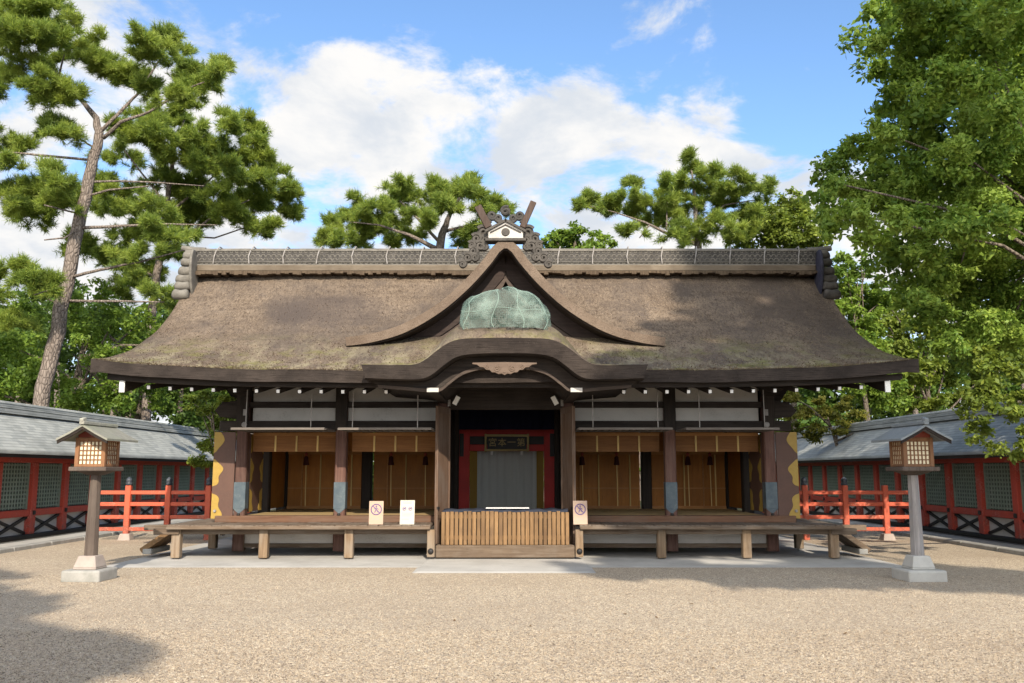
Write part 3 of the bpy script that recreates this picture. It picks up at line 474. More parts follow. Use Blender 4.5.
PINE_E = [(12.03,31.49,9.09,0.31),(12.7,32.7,8.5,0.44),(11.91,31.71,7.38,0.39),(12.7,32.53,6.9,0.51),(13.43,32.97,7.8,0.33),(11.79,32.25,6.23,0.36),(12.94,32.35,5.95,0.54),(13.33,32.22,4.92,0.54),(12.11,31.63,4.93,0.46),(13.37,32.83,8.95,0.22),(12.83,31.93,9.49,0.18),(12.22,32.82,8.45,0.29),(11.95,31.61,6.03,0.39),(13.13,32.74,6.75,0.4),(13.8,32.57,4.33,0.51),(12.94,32.23,4.3,0.5),(11.48,31.88,9.11,0.21),(12.81,31.28,5.45,0.42),(11.92,32.54,8.88,0.29),(12.15,31.72,7.82,0.32),(12.8,32.32,7.49,0.36),(11.34,31.27,7.59,0.28),(11.54,31.17,6.78,0.31),(12.26,31.29,6.16,0.38),(12.36,32.62,5.54,0.36),(11.19,31.36,6.96,0.24),(13.24,32.8,8.18,0.36),(13.26,31.74,8.23,0.32),(13.62,32.15,7.76,0.36),(12.96,31.7,7.02,0.35),(12.76,32.24,8.82,0.29),(11.93,31.19,8.58,0.31),(12.97,31.81,9.09,0.18)]
BROAD_F = [(15.99,36.31,8.05,0.73),(15.91,34.04,6.87,0.76),(17.25,35.46,8.31,0.67),(14.99,34.48,6.35,0.65),(17.01,34.4,6.54,0.69),(15.4,33.57,5.28,0.75),(14.32,33.56,7.95,0.34),(16.32,36.35,9.1,0.36),(17.5,35.99,5.43,0.72),(18.5,35.9,6.02,0.8),(18.43,35.92,7.66,0.72),(15.83,36.36,5.06,0.61),(18.34,33.98,6.55,0.76),(18.87,35.25,4.76,0.71),(19.99,34.99,5.91,0.97),(16.54,35.22,8.34,0.55),(14.88,36.31,7.31,0.52),(14.86,35.78,6.33,0.52),(15.75,36.41,7.53,0.44),(13.69,33.85,7.62,0.34),(14.96,35.45,7.66,0.43),(15.75,35.53,6.3,0.55),(14.44,35.74,5.0,0.52),(15.03,35.35,5.48,0.55),(16.03,35.99,4.42,0.56),(16.29,34.41,4.3,0.54),(18.18,36.28,4.44,0.56)]
BUSH_G = [(9.97,30.85,3.67,0.41),(11.16,31.16,3.56,0.45),(12.2,31.63,3.34,0.46),(10.61,31.33,3.01,0.42),(9.6,30.7,4.14,0.38),(11.42,30.57,3.93,0.31),(12.27,30.72,2.92,0.34),(9.31,31.2,3.63,0.31),(10.06,31.79,3.04,0.35),(13.17,31.64,3.1,0.32),(11.23,30.84,2.99,0.34),(10.66,30.84,4.02,0.27)]
BIG = [(7.85,17.4,10.97,0.33),(7.38,15.05,9.71,0.33),(8.39,15.61,10.01,0.42),(8.12,13.86,9.06,0.37),(9.24,14.61,9.47,0.42),(7.19,16.18,9.66,0.23),(8.05,16.85,10.04,0.34),(8.58,16.5,9.8,0.4),(8.78,15.4,9.26,0.41),(11.19,17.98,10.54,0.5),(7.78,16.54,9.14,0.29),(7.36,14.49,8.14,0.35),(7.86,14.1,8.0,0.38),(10.91,18.08,9.8,0.48),(8.18,18.15,9.56,0.16),(8.3,17.85,9.13,0.24),(8.15,16.46,8.38,0.37),(8.2,15.17,7.83,0.4),(8.37,14.2,7.43,0.38),(6.42,14.93,7.5,0.17),(6.67,14.78,7.29,0.21),(7.14,17.88,8.14,0.28),(7.69,17.73,8.02,0.35),(8.2,17.22,7.9,0.42),(7.57,14.45,6.92,0.39),(8.49,14.85,7.07,0.4),(9.34,15.12,7.17,0.44),(6.83,17.97,7.87,0.2),(5.45,14.52,6.39,0.15),(6.78,17.28,7.17,0.29),(7.17,16.8,6.98,0.37),(7.62,16.21,6.83,0.4),(9.29,18.02,7.46,0.48),(8.41,14.95,6.46,0.4),(9.8,16.11,6.83,0.47),(5.6,14.49,5.93,0.16),(5.8,14.23,5.73,0.24),(6.13,13.94,5.54,0.28),(7.28,15.19,5.85,0.37),(7.5,14.34,5.65,0.38),(8.01,14.07,5.57,0.38),(8.13,18.17,6.13,0.28),(7.18,15.07,5.22,0.33),(9.17,17.72,5.85,0.47),(9.52,16.89,5.66,0.45),(10.34,17.02,5.84,0.49),(8.19,16.68,5.08,0.3),(9.38,17.99,5.21,0.4),(9.89,17.67,5.11,0.43),(10.13,16.97,4.85,0.45),(8.85,16.26,4.25,0.36),(9.81,16.85,4.15,0.41),(8.7,16.98,5.34,0.26),(8.02,16.23,4.37,0.25),(8.19,16.01,3.9,0.25),(6.86,14.48,4.41,0.16),(9.68,17.52,3.96,0.31),(9.37,15.93,10.93,0.53),(7.46,14.1,9.86,0.44),(6.91,14.54,10.02,0.32),(11.62,17.65,11.82,0.59),(9.68,14.93,8.37,0.5),(10.05,15.52,6.39,0.52),(10.7,16.8,4.82,0.56),(11.32,17.59,8.72,0.59)]
BIGLOW = [(8.14,15.23,3.27,0.25),(8.63,15.32,3.35,0.31),(8.02,15.38,2.84,0.21),(8.17,14.74,2.62,0.29),(8.54,16.1,2.42,0.25),(8.38,14.73,2.17,0.28),(8.85,16.24,2.01,0.16),(7.66,14.94,2.97,0.13),(8.71,14.95,2.77,0.3),(8.61,16.06,3.72,0.18),(9.45,16.02,2.15,0.28),(8.46,15.07,1.87,0.13),(8.02,15.59,2.61,0.12),(8.06,15.46,2.13,0.12),(9.54,15.85,3.37,0.32)]
# ================================================================== GROUND
g = MB(); g.add([(-90, -60, 0), (90, -60, 0), (90, 120, 0), (-90, 120, 0)], [(0, 1, 2, 3)])
tag(g.build('gravel_ground', GRAVEL), kind='structure')
for sx_ in (-1, 1):
    f = MB(); a, b = sx_ * 13.3, sx_ * 90
    f.add([(min(a, b), -60, 0.004), (max(a, b), -60, 0.004), (max(a, b), 120, 0.004), (min(a, b), 120, 0.004)], [(0, 1, 2, 3)])
    tag(f.build('forest_floor', SOIL), kind='structure')
    p = MB(); p.box(sx_ * 10.15, sx_ * 10.85, 8, 41, -0.05, 0.05); tag(p.build('paved_path', PAVE), kind='structure')
    p = MB()
    for k in range(22): p.box(sx_ * 9.88, sx_ * 10.13, 8 + k * 1.5, 9.48 + k * 1.5, -0.05, 0.085)
    tag(p.build('kerb', STONE, bevel=0.015), kind='structure')
    p = MB(); p.box(sx_ * 10.87, sx_ * 11.25, 8, 41, -0.05, 0.02); tag(p.build('gutter', GUTT), kind='structure')
f = MB(); f.add([(-13.3, 27, 0.008), (13.3, 27, 0.008), (13.3, 120, 0.008), (-13.3, 120, 0.008)], [(0, 1, 2, 3)])
tag(f.build('forest_floor', SOIL), kind='structure')
# loose pebbles standing on the gravel sheet, nearest the viewer
def pebbles(seed, zones):
    rg = np.random.default_rng(seed); V = []
    for y0, y1, dens, s0, s1 in zones:
        w = 0.60 * y1 + 0.6; n = int(2 * w * (y1 - y0) * dens)
        c = np.stack([rg.uniform(-w, w, n), y0 + (y1 - y0) * rg.uniform(0, 1, n) ** 1.7, np.zeros(n)], 1); r = rg.uniform(s0, s1, n)[:, None]
        a = rg.uniform(0, 6.28, n); ax = np.stack([np.cos(a), np.sin(a), np.zeros(n)], 1) * r * rg.uniform(0.8, 1.3, (n, 1)); ay = np.stack([-np.sin(a), np.cos(a), np.zeros(n)], 1) * r * rg.uniform(0.7, 1.0, (n, 1)); az_ = np.zeros((n, 3)); az_[:, 2] = r[:, 0] * rg.uniform(0.55, 0.95, n)
        p = [c + ax, c + ay, c - ax, c - ay]; q = [c + 0.62 * u + az_ for u in (ax, ay, -ax, -ay)]
        F = [(q[0], q[1], q[2], q[3])] + [(p[i], p[(i + 1) % 4], q[(i + 1) % 4], q[i]) for i in range(4)]
        V.append(np.stack([np.stack(f, 1) for f in F], 1).reshape(-1, 3))
    return np_mesh('loose_gravel', np.concatenate(V), 4, PEBBLE)
def pebble_mat():
    m = NM('loose_pebble', 0.9, 0.15); c = m.vor(45, m.map((1, 1, 0.0), vec=m.raw)); s = m.n('ShaderNodeSeparateColor'); m.put(s.inputs[0], c)
    k = m.mix((0.20, 0.15, 0.10), (0.42, 0.345, 0.25), s.outputs[0]); k = m.mix(k, (0.09, 0.07, 0.055), m.rng(s.outputs[1], 0.62, 0.9, 0, 0.9)); k = m.mix(k, (0.50, 0.44, 0.35), m.rng(s.outputs[2], 0.86, 1.0, 0, 0.8)); m.col(k); return m.m
PEBBLE = pebble_mat()
lg = pebbles(77, ((5.5, 9.5, 2500, 0.0035, 0.0075), (6.5, 14.4, 700, 0.004, 0.008)))
def litter():
    rg = np.random.default_rng(31); n = 46; c = np.stack([rg.uniform(-9, 9, n), rg.uniform(7.2, 15.0, n), np.full(n, 0.012)], 1); a = rg.uniform(0, 6.28, n)
    L = rg.uniform(0.018, 0.036, n)[:, None]; t = np.stack([np.cos(a), np.sin(a), rg.normal(0, .2, n)], 1) * L; s_ = np.stack([-np.sin(a), np.cos(a), rg.normal(0, .2, n)], 1) * L * 0.45
    return np.stack([c - t, c + s_, c + t, c - s_], 1).reshape(-1, 3)
tag(np_mesh('fallen_leaves', litter(), 4, cloth('dry_leaf', (0.10, 0.055, 0.025), (0.17, 0.10, 0.04))), 'dry brown leaves scattered thinly over the gravel', 'leaves', kind='stuff')
tag(lg, 'loose pale pebbles lying over the gravel forecourt', 'gravel', kind='stuff')
p = MB(); p.frustum(0, 19.55, -0.004, 0.010, 6.85, 4.10, 6.72, 3.97); tag(p.build('stone_apron', SLAB), kind='structure')
p = MB(); p.frustum(0, 15.8, -0.004, 0.018, 1.48, 1.16, 1.38, 1.06); tag(p.build('entrance_slab', SLAB), kind='structure')

# ================================================================== WORSHIP HALL
hall = thing('worship_hall', (0, 20, 0), 'dark timber shrine hall under a thick brown cypress bark roof with twin central gables', 'shrine hall')
_c = np.array([(15.5, 3.33), (16.0, 3.50), (16.5, 3.69), (17.2, 3.99), (17.9, 4.36), (18.55, 4.79), (19.29, 5.38), (19.73, 5.82), (20, 6.13)])
_r = np.array([(15.5, 3.53), (16.2, 3.66), (16.95, 3.85), (17.9, 4.25), (18.55, 4.65), (19.29, 5.20), (19.73, 5.63), (20, 5.98)])
PCc = np.polyfit(_c[:, 0], _c[:, 1], 4); PRc = np.polyfit(_r[:, 0], _r[:, 1], 4)
Pc = lambda y: float(np.polyval(PCc, y)); Pr = lambda y: float(np.polyval(PRc, y))
HW = 7.18
def ztop(x, y):
    yy = y if y <= 20 else 40 - y
    a = (abs(x) / HW) ** 4.5
    return Pc(yy) * (1 - a) + Pr(yy) * a
def roof_mesh():
    nx, ny = 80, 56; mb = MB(); T = 0.215
    P = [[(-HW + 2 * HW * i / nx, 15.5 + 9.0 * j / ny) for i in range(nx + 1)] for j in range(ny + 1)]
    top = [(x, y, ztop(x, y) + 0.012 * math.sin(x * 3.1 + y) * math.sin(y * 4.7)) for r in P for x, y in r]
    bot = [(x, y + (0.05 if y < 20 else -0.05) * 0, z - T - (0.03 if abs(x) > 7.1 else 0)) for x, y, z in top]
    n = nx + 1; N = len(top)
    mb.add(top, [(j * n + i, j * n + i + 1, (j + 1) * n + i + 1, (j + 1) * n + i) for j in range(ny) for i in range(nx)], 0)
    mb.add(bot, [(j * n + i, (j + 1) * n + i, (j + 1) * n + i + 1, j * n + i + 1) for j in range(ny) for i in range(nx)], 1)
    for i in range(nx):
        mb.f.append((i, N + i, N + i + 1, i + 1)); mb.m.append(1)
        k = ny * n + i; mb.f.append((k, k + 1, N + k + 1, N + k)); mb.m.append(1)
    for j in range(ny):
        for k, fl in ((j * n, 0), (j * n + nx, 1)):
            mb.f.append((k, k + n, N + k + n, N + k)); mb.m.append(1)
    return mb
roof = roof_mesh().build('roof', [BARK, BEDGE], hall)
# smooth only the thatch
for pl in roof.data.polygons: pl.use_smooth = pl.material_index == 0
# loose bark fibres and dry moss standing off the thatch
def fibres(seed, n):
    rg = np.random.default_rng(seed); x = rg.uniform(-7.1, 7.1, n); y = 15.5 + 4.3 * rg.uniform(0, 1, n) ** 2.2
    e = rg.random(n) < 0.12; y = np.where(e, 15.5 + rg.uniform(0, 0.03, n), y)
    z = np.array([ztop(a, b) for a, b in zip(x, y)]); c = np.stack([x, y, z], 1)
    d = np.stack([rg.normal(0, 0.5, n), -0.9 + rg.normal(0, 0.3, n), 0.35 + rg.normal(0, 0.25, n)], 1); d /= np.linalg.norm(d, axis=1)[:, None]
    L = rg.uniform(0.02, 0.06, n)[:, None]; s = np.stack([rg.uniform(0.004, 0.010, n), np.zeros(n), np.zeros(n)], 1)
    return np.stack([c - s, c + s, c + d * L], 1).reshape(-1, 3)
def fibre_mat():
    m = NM('loose_bark_fibre', 0.95, 0.1); g_ = m.n('ShaderNodeNewGeometry'); r = g_.outputs['Random Per Island']
    k = m.mix((0.15, 0.11, 0.08), (0.28, 0.22, 0.155), m.rng(r, 0, 0.7)); k = m.mix(k, (0.38, 0.32, 0.21), m.rng(r, 0.8, 1.0)); m.col(k); return m.m
np_mesh('thatch_fibres', fibres(5, 11000), 3, fibre_mat(), hall)
# eave board under the bark, along the front
X = [-6.95 + 13.9 * i / 60 for i in range(61)]
for y0 in (15.66, 24.2):
    eb = MB(); eb.band([(x, ztop(x, 15.7) - 0.24) for x in X], [(x, ztop(x, 15.7) - 0.345) for x in X], y0, y0 + 0.14)
    eb.build('eave_board', DARKX, hall)
# soffit boards just over the rafters
sf = MB(); sf.grid(lambda u, v: (-6.9 + 13.8 * u, 15.75 + 2.2 * v, ztop(-6.9 + 13.8 * u, 15.75) - 0.30 + 0.40 * v), 40, 6); sf.build('soffit', DARKX, hall)
# rafters with white painted ends
def rafter_at(x):
    zz = ztop(x, 15.75) - 3.36
    r = MB(); r.bar((x, 15.80, 2.925 + zz + 0.005), (x, 17.75, 3.32 + zz * 0.4), 0.07, 0.08); ro = r.build('rafter', DARKY, hall)
    e = MB(); d = Vector((0, 1.95, 0.355)).normalized(); a = Vector((x, 15.80, 2.93 + zz)) - d * 0.018; e.bar(a, a + d * 0.016, 0.052, 0.058); e.build('rafter_end', WCAP, ro)
nr = 34
for i in range(nr):
    x = -6.27 + 12.54 * i / (nr - 1)
    if abs(x) > 2.05: rafter_at(x)
# bargeboards on the two gable ends, white where they are cut
for s in (-1, 1):
    ys = [15.72 + (20 - 15.72) * k / 16 for k in range(17)]
    pts = [(y, ztop(s * 6.7, y) - 0.25) for y in ys] + [(40 - y, ztop(s * 6.7, y) - 0.25) for y in ys[-2::-1]]
    low = [(y, z - 0.30) for y, z in pts]
    m = MB(); m.prismx(pts + low[::-1], s * 6.66, s * 6.74); bo = fix_normals(m.build('bargeboard', DARKY, hall))
    e = MB(); e.hexa([(s * 6.655, 15.69, pts[0][1] - 0.30), (s * 6.745, 15.69, pts[0][1] - 0.30), (s * 6.745, 15.718, pts[0][1] - 0.30), (s * 6.655, 15.718, pts[0][1] - 0.30),
                      (s * 6.655, 15.69, pts[0][1] - 0.01), (s * 6.745, 15.69, pts[0][1] - 0.01), (s * 6.745, 15.718, pts[0][1] - 0.01), (s * 6.655, 15.718, pts[0][1] - 0.01)])
    e.build('board_end', WCAP, bo)
    # gable wall
    m = MB(); gp = [(17.8, 3.2), (22.2, 3.2), (22.2, ztop(5, 22.2) - 0.3), (20, 5.75), (17.8, ztop(5, 17.8) - 0.3)]
    m.prismx(gp, s * 5.06, s * 5.10); fix_normals(m.build('gable_wall', WHITE, hall))
    # purlin ends outside the gable wall
    for y, z in ((17.8, 3.62), (20, 5.3), (22.2, 3.62)):
        m = MB(); m.box(s * 5.1, s * 6.62, y - 0.11, y + 0.11, z, z + 0.24); m.build('purlin', DARKX, hall)

# ---- main ridge
rg_ = MB(); rg_.box(-6.92, 6.92, 19.66, 20.34, 6.02, 6.165); rg_.build('ridge_plank', wood('ridge_plank_wood', (0.15, 0.118, 0.082), (0.22, 0.175, 0.125), 'x', (0.09, 0.065, 0.042), 0.7), hall, bevel=0.02)
rw = MB()
for k in range(150):
    x = -6.95 + 13.9 * k / 149; rw.box(x - 0.05, x + 0.05, 19.64 - random.uniform(0, .03), 20.36, 5.955 + random.uniform(-.03, .03), 6.02)
rw.build('ridge_thatch_fringe', wood('ridge_fringe_bark', (0.055, 0.038, 0.025), (0.11, 0.08, 0.052), 'z', None, 0, 0.95), hall)
ridge = MB(); ridge.box(-6.95, 6.95, 19.74, 20.26, 6.165, 6.51); ridge = ridge.build('ridge', TILED, hall)
m = MB()
for r_, (z, rad, n) in enumerate(((6.20, 0.046, 120), (6.285, 0.048, 116), (6.37, 0.048, 116), (6.455, 0.046, 116))):
    for sd in (-1, 1):
        for k in range(n):
            x = -6.9 + 13.8 * (k + 0.5 * (r_ % 2)) / (n - 0.5); y = 20 + sd * 0.255
            q = [(x + rad * math.cos(t), y, z + rad * math.sin(t)) for t in np.linspace(-0.15, math.pi + 0.15, 7)]
            m.tube(q, 0.017, 4, cap=False)
m.build('ridge_tile', TILEG, ridge)
m = MB(); m.tube([(-6.98, 20, 6.535), (6.98, 20, 6.535)], 0.085, 10); m.box(-6.96, 6.96, 19.72, 20.28, 6.495, 6.53); m.build('ridge_cap', TILEG, ridge)
m = MB(); m.box(-6.96, 6.96, 19.70, 20.30, 6.163, 6.19); m.box(-6.96, 6.96, 19.715, 20.285, 6.235, 6.25); m.build('ridge_course', TILEG, ridge)
for k in range(18):
    x = -6.55 + 13.1 * k / 17
    if abs(x) < 0.6: continue
    b = random.uniform(-0.03, 0.03); m = MB()
    m.tube([(x + b, 19.70, 6.2), (x, 19.69, 6.36), (x + 0.03, 19.72, 6.5), (x + 0.06, 19.86, 6.63), (x + 0.06, 20.14, 6.63), (x + 0.03, 20.28, 6.5), (x, 20.31, 6.36), (x + b, 20.30, 6.2)], 0.014, 6)
    m.build('ridge_strap', ROD, ridge)
# ridge end tiles: a flat board, shade painted into the right one, scroll rolls outside it, a long tile on top
for s in (-1, 1):
    m = MB(); pr = []
    for k in range(20):
        t = 2 * math.pi * k / 20; pr.append((19.62 + 0.24 * math.cos(t) - 0.10 * math.sin(t), 5.92 + 0.56 * math.sin(t)))
    m.prismx(pr, s * 6.93, s * 6.985); brd = fix_normals(m.build('ridge_end_board', TILE_SHADE if s > 0 else TILEG, hall, bevel=0.01))
    m = MB(); m.box(s * 6.985, s * 7.16, 19.75, 20.25, 5.85, 6.50); m.build('ridge_end_block', TILED, hall, bevel=0.02)
    for k, (y, z, rr_, w) in enumerate(((19.44, 5.46, 0.115, 0.34), (19.50, 5.66, 0.10, 0.32), (19.58, 5.83, 0.105, 0.33), (19.66, 6.03, 0.11, 0.31), (19.74, 6.25, 0.10, 0.30), (19.80, 6.42, 0.10, 0.28))):
        m = MB(); x0 = 6.99; q = [(s * (x0 + w * t), y, z - 0.02 * math.sin(3 * t)) for t in (0, .12, .5, .88, 1)]
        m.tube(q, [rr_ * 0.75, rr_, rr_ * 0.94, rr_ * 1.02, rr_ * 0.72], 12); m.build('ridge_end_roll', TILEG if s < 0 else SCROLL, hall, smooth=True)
    m = MB(); m.tube([(s * 6.85, 20, 6.56), (s * 7.1, 19.98, 6.57), (s * 7.38, 19.95, 6.62)], [0.085, 0.08, 0.06], 10); m.build('ridge_end_tile', TILEG, hall)
    m = MB(); m.box(s * 7.0, s * 7.22, 19.72, 19.9, 6.42, 6.52); m.build('ridge_end_cap', TILEG, hall, bevel=0.01)

# ---- triangular dormer gable
def smooth_line(pts, n):
    p = np.array(pts); s = np.concatenate([[0], np.cumsum(np.hypot(*np.diff(p, axis=0).T))]); u = np.linspace(0, s[-1], n); out = []
    for q in u:
        i = min(int(np.searchsorted(s, q, 'right')) - 1, len(p) - 2); t = (q - s[i]) / (s[i + 1] - s[i])
        p0 = p[max(i - 1, 0)]; p1 = p[i]; p2 = p[i + 1]; p3 = p[min(i + 2, len(p) - 1)]
        h = 0.5 * ((2 * p1) + (p2 - p0) * t + (2 * p0 - 5 * p1 + 4 * p2 - p3) * t * t + (3 * p1 - p0 - 3 * p2 + p3) * t ** 3); out.append((float(h[0]), float(h[1])))
    return out
def sym(pts): return [(-x, z) for x, z in pts[::-1]] + [p for p in pts if p[0] > 1e-6]
D_top = smooth_line([(0.14, 6.035), (0.245, 5.95), (0.43, 5.69), (0.83, 5.235), (1.36, 4.775), (2.0, 4.40), (2.6, 4.22), (3.08, 4.15)], 26)
def off(pts, d):    # shift a falling line inwards, square to itself
    o = []
    for i, (x, z) in enumerate(pts):
        a = pts[max(i - 1, 0)]; b = pts[min(i + 1, len(pts) - 1)]; dx, dz = b[0] - a[0], b[1] - a[1]; l = math.hypot(dx, dz)
        o.append((max(x + dz / l * d, 0.0), z - dx / l * d))
    return o
D_rim = off(D_top, 0.17); D_brd = off(D_top, 0.46); D_in = off(D_top, 0.56)
def halves(top, bot, y0, y1):
    m = MB()
    for s in (-1, 1): m.band([(s * x, z) for x, z in top], [(s * x, z) for x, z in bot], y0, y1)
    return m
m = MB(); m.band(sym(D_top), sym([(x, z) for x, z in D_rim]), 17.12, 17.17, 1)
tp = sym(D_top)
m.band(tp, [(x, z - 0.12) for x, z in tp], 17.17, 20.1, 0)
dg = m.build('dormer_roof', [BARK, BRIM], hall)
halves(off(D_top, 0.172), D_brd, 17.66, 17.72).build('dormer_bargeboard', REDG, hall)
halves(off(D_top, 0.47), D_in, 17.70, 17.75).build('dormer_inner_board', wood('dormer_trim_wood', (0.06, 0.043, 0.034), (0.09, 0.066, 0.052), 'x'), hall)
m = MB(); m.prism([(0, 6.0), (-0.3, 5.6), (-1.0, 4.9), (-1.9, 4.25), (-2.4, 4.0), (2.4, 4.0), (1.9, 4.25), (1.0, 4.9), (0.3, 5.6)], 18.30, 18.34); m.build('dormer_wall', REDG, hall)
m = MB(); m.bar((0, 18.27, 4.2), (0, 18.27, 5.75), 0.16, 0.06); m.bar((-1.5, 18.26, 4.52), (1.5, 18.26, 4.52), 0.06, 0.16); m.build('dormer_strut', REDG, hall)
# soffit under the dormer roof
m = MB(); m.band(sym(D_rim), sym([(x, z - 0.03) for x, z in D_rim]), 17.18, 18.30); m.build('dormer_soffit', DARKX, hall)

# ---- ornament on the dormer peak
def spiral(cx, cz, r0, turns, a0, dirn, y, n=34):
    return [(cx + dirn * r0 * (1 - 0.82 * k / n) * math.cos(a0 + 2 * math.pi * turns * k / n), y, cz + r0 * (1 - 0.82 * k / n) * math.sin(a0 + 2 * math.pi * turns * k / n)) for k in range(n + 1)]
m = MB(); m.prism([(-0.34, 6.10), (0.34, 6.10), (0.34, 6.25), (0, 6.44), (-0.34, 6.25)], 17.22, 17.50); orn = fix_normals(m.build('gable_crest', WHITE, hall, bevel=0.01))
m = MB(); m.bar((-0.40, 17.20, 6.235), (0.012, 17.20, 6.465), 0.05, 0.045); m.bar((0.40, 17.20, 6.235), (-0.012, 17.20, 6.465), 0.05, 0.045); m.build('crest_moulding', SCROLL, orn)
m = MB(); m.bar((-0.30, 17.205, 6.215), (0.006, 17.205, 6.375), 0.03, 0.014); m.bar((0.30, 17.205, 6.215), (-0.006, 17.205, 6.375), 0.03, 0.014); m.build('crest_line', SCROLL, orn)
m = MB(); m.tube([(0, 17.225, 6.225), (0, 17.195, 6.225)], [0.085, 0.075], 18); m.build('crest_boss', SCROLL, orn)
m = MB(); m.box(-0.40, 0.40, 17.20, 17.50, 6.045, 6.10); m.build('crest_base', SCROLL, orn, bevel=0.01)
for s in (-1, 1):
    for (cx, cz, r0) in ((0.43, 6.25, 0.135), (0.57, 6.12, 0.105), (0.40, 6.10, 0.09), (0.50, 5.98, 0.10), (0.63, 5.87, 0.095), (0.42, 5.95, 0.07), (0.74, 5.74, 0.095), (0.60, 5.74, 0.08), (0.66, 5.99, 0.075), (0.84, 5.61, 0.075)):
        if cx > 0.9: cz += 0.0
        mb = MB(); mb.tube(spiral(s * cx, cz, r0, 1.6, 0.6, s, 17.33), [0.042 - 0.018 * k / 34 for k in range(35)], 6)
        mb.tube([(s * cx, 17.36, cz), (s * cx, 17.42, cz)], r0 * 0.95, 14); mb.build('side_scroll', SCROLL, orn, smooth=False)
    for (cx, cz, r0) in ((0.27, 6.60, 0.085), (0.14, 6.545, 0.08), (0.36, 6.52, 0.07)):
        mb = MB(); mb.tube(spiral(s * cx, cz, r0, 1.5, 3.6, s, 17.36), [0.040 - 0.016 * k / 34 for k in range(35)], 6); mb.tube([(s * cx, 17.37, cz), (s * cx, 17.43, cz)], r0 * 0.9, 12); mb.build('top_scroll', TILED, orn)
mb = MB(); mb.tube(spiral(0, 6.69, 0.095, 1.3, 1.0, 1, 17.36), 0.034, 6); mb.tube([(0, 17.37, 6.69), (0, 17.43, 6.69)], 0.095, 12); mb.build('top_scroll', TILED, orn)
for s, tip, w in ((-1, (-0.55, 17.3, 6.77), 0.14), (1, (0.55, 17.3, 6.86), 0.12)):
    mb = MB(); mb.bar((s * 0.33, 17.30, 6.34), tip, 0.08, w); mb.build('crossed_finial', CHIGI, orn, bevel=0.008)

orn.location.y = -0.12
# ---- undulating gable over the entrance
K_top = smooth_line([(0, 3.812), (0.385, 3.806), (0.73, 3.79), (0.937, 3.725), (1.119, 3.604), (1.32, 3.445), (1.49, 3.365), (1.8, 3.352), (2.39, 3.36)], 34)
K_bot = smooth_line([(0, 3.556), (0.35, 3.553), (0.618, 3.535), (0.834, 3.483), (1.033, 3.351), (1.24, 3.19), (1.43, 3.122), (1.8, 3.12), (2.36, 3.139)], 34)
K_in = smooth_line([(0, 3.405), (0.35, 3.39), (0.607, 3.335), (0.791, 3.262), (0.991, 3.116), (1.149, 3.00), (1.35, 2.99), (1.7, 3.02), (2.25, 3.06)], 34)
kt, kb, ki = sym(K_top), sym(K_bot), sym(K_in)
def rise(y):
    t = min(max((y - 14.9) / 1.0, 0), 1); return 0.40 * (1 - (1 - t) ** 2)
mb = MB(); ny = 14; n = len(kt)
ysl = [14.9 + 2.75 * (j / ny) ** 1.3 for j in range(ny + 1)]
top = [(x, y, z + rise(y) * (0.22 + 0.78 * (z - 3.351) / 0.46)) for y in ysl for x, z in kt]
mb.add(top, [(j * n + i, j * n + i + 1, (j + 1) * n + i + 1, (j + 1) * n + i) for j in range(ny) for i in range(n - 1)], 0)
bot = [(x * 0.985, y, z) for y in (14.93, 16.6) for x, z in kb]; N0 = len(top)
mb.add(bot, [(i, n + i, n + i + 1, i + 1) for i in range(n - 1)], 1)
for i in range(n - 1): mb.f.append((i, N0 + i, N0 + i + 1, i + 1)); mb.m.append(1)
kg = mb.build('curved_gable', [BARK, BEDGE], hall)
for pl in kg.data.polygons: pl.use_smooth = pl.material_index == 0
mb = MB()
for s in (-1, 1): mb.box(s * 2.30, s * 2.352, 14.96, 16.4, 3.13, 3.36)
mb.build('curved_gable_side', BEDGE, hall)
mb = MB(); mb.band([(x * 0.97, z - 0.004) for x, z in kb], [(x * 0.97, z) for x, z in ki], 15.34, 15.44); mb.build('curved_bargeboard', DARKX, hall)
mb = MB(); mb.band([(x * 0.96, z - 0.002) for x, z in ki], [(x * 0.96, z - 0.055) for x, z in ki], 15.30, 15.36); mb.build('bargeboard_lip', wood('bargeboard_lip_wood', (0.05, 0.036, 0.028), (0.085, 0.062, 0.048), 'x'), hall)
mb = MB(); mb.band([(x * 0.96, z + 0.01) for x, z in ki], [(x * 0.96, z - 0.02) for x, z in ki], 15.45, 17.7); mb.build('porch_ceiling', DARKY, hall)
# carved pendant under the peak
kp = [(0.0, 3.19), (0.05, 3.215), (0.10, 3.205), (0.16, 3.235), (0.21, 3.235), (0.25, 3.275), (0.31, 3.28), (0.35, 3.32), (0.41, 3.325), (0.46, 3.365), (0.54, 3.375)]
mb = MB(); mb.band(sym([(x, 3.41 - 0.02 * x) for x, z in kp]), sym(kp), 14.965, 15.015); kgy = mb.build('carved_pendant', KEGYO, hall, bevel=0.004)
mb = MB()
for s in (-1, 1):
    mb.tube(spiral(s * 0.13, 3.305, 0.06, 1.5, 2.2, s, 14.962, 22), 0.010, 5); mb.tube(spiral(s * 0.30, 3.34, 0.038, 1.3, 2.2, s, 14.962, 18), 0.008, 5)
mb.tube([(0, 14.97, 3.25), (0, 14.955, 3.25)], 0.022, 10); mb.build('pendant_carving', KEGYO, kgy)

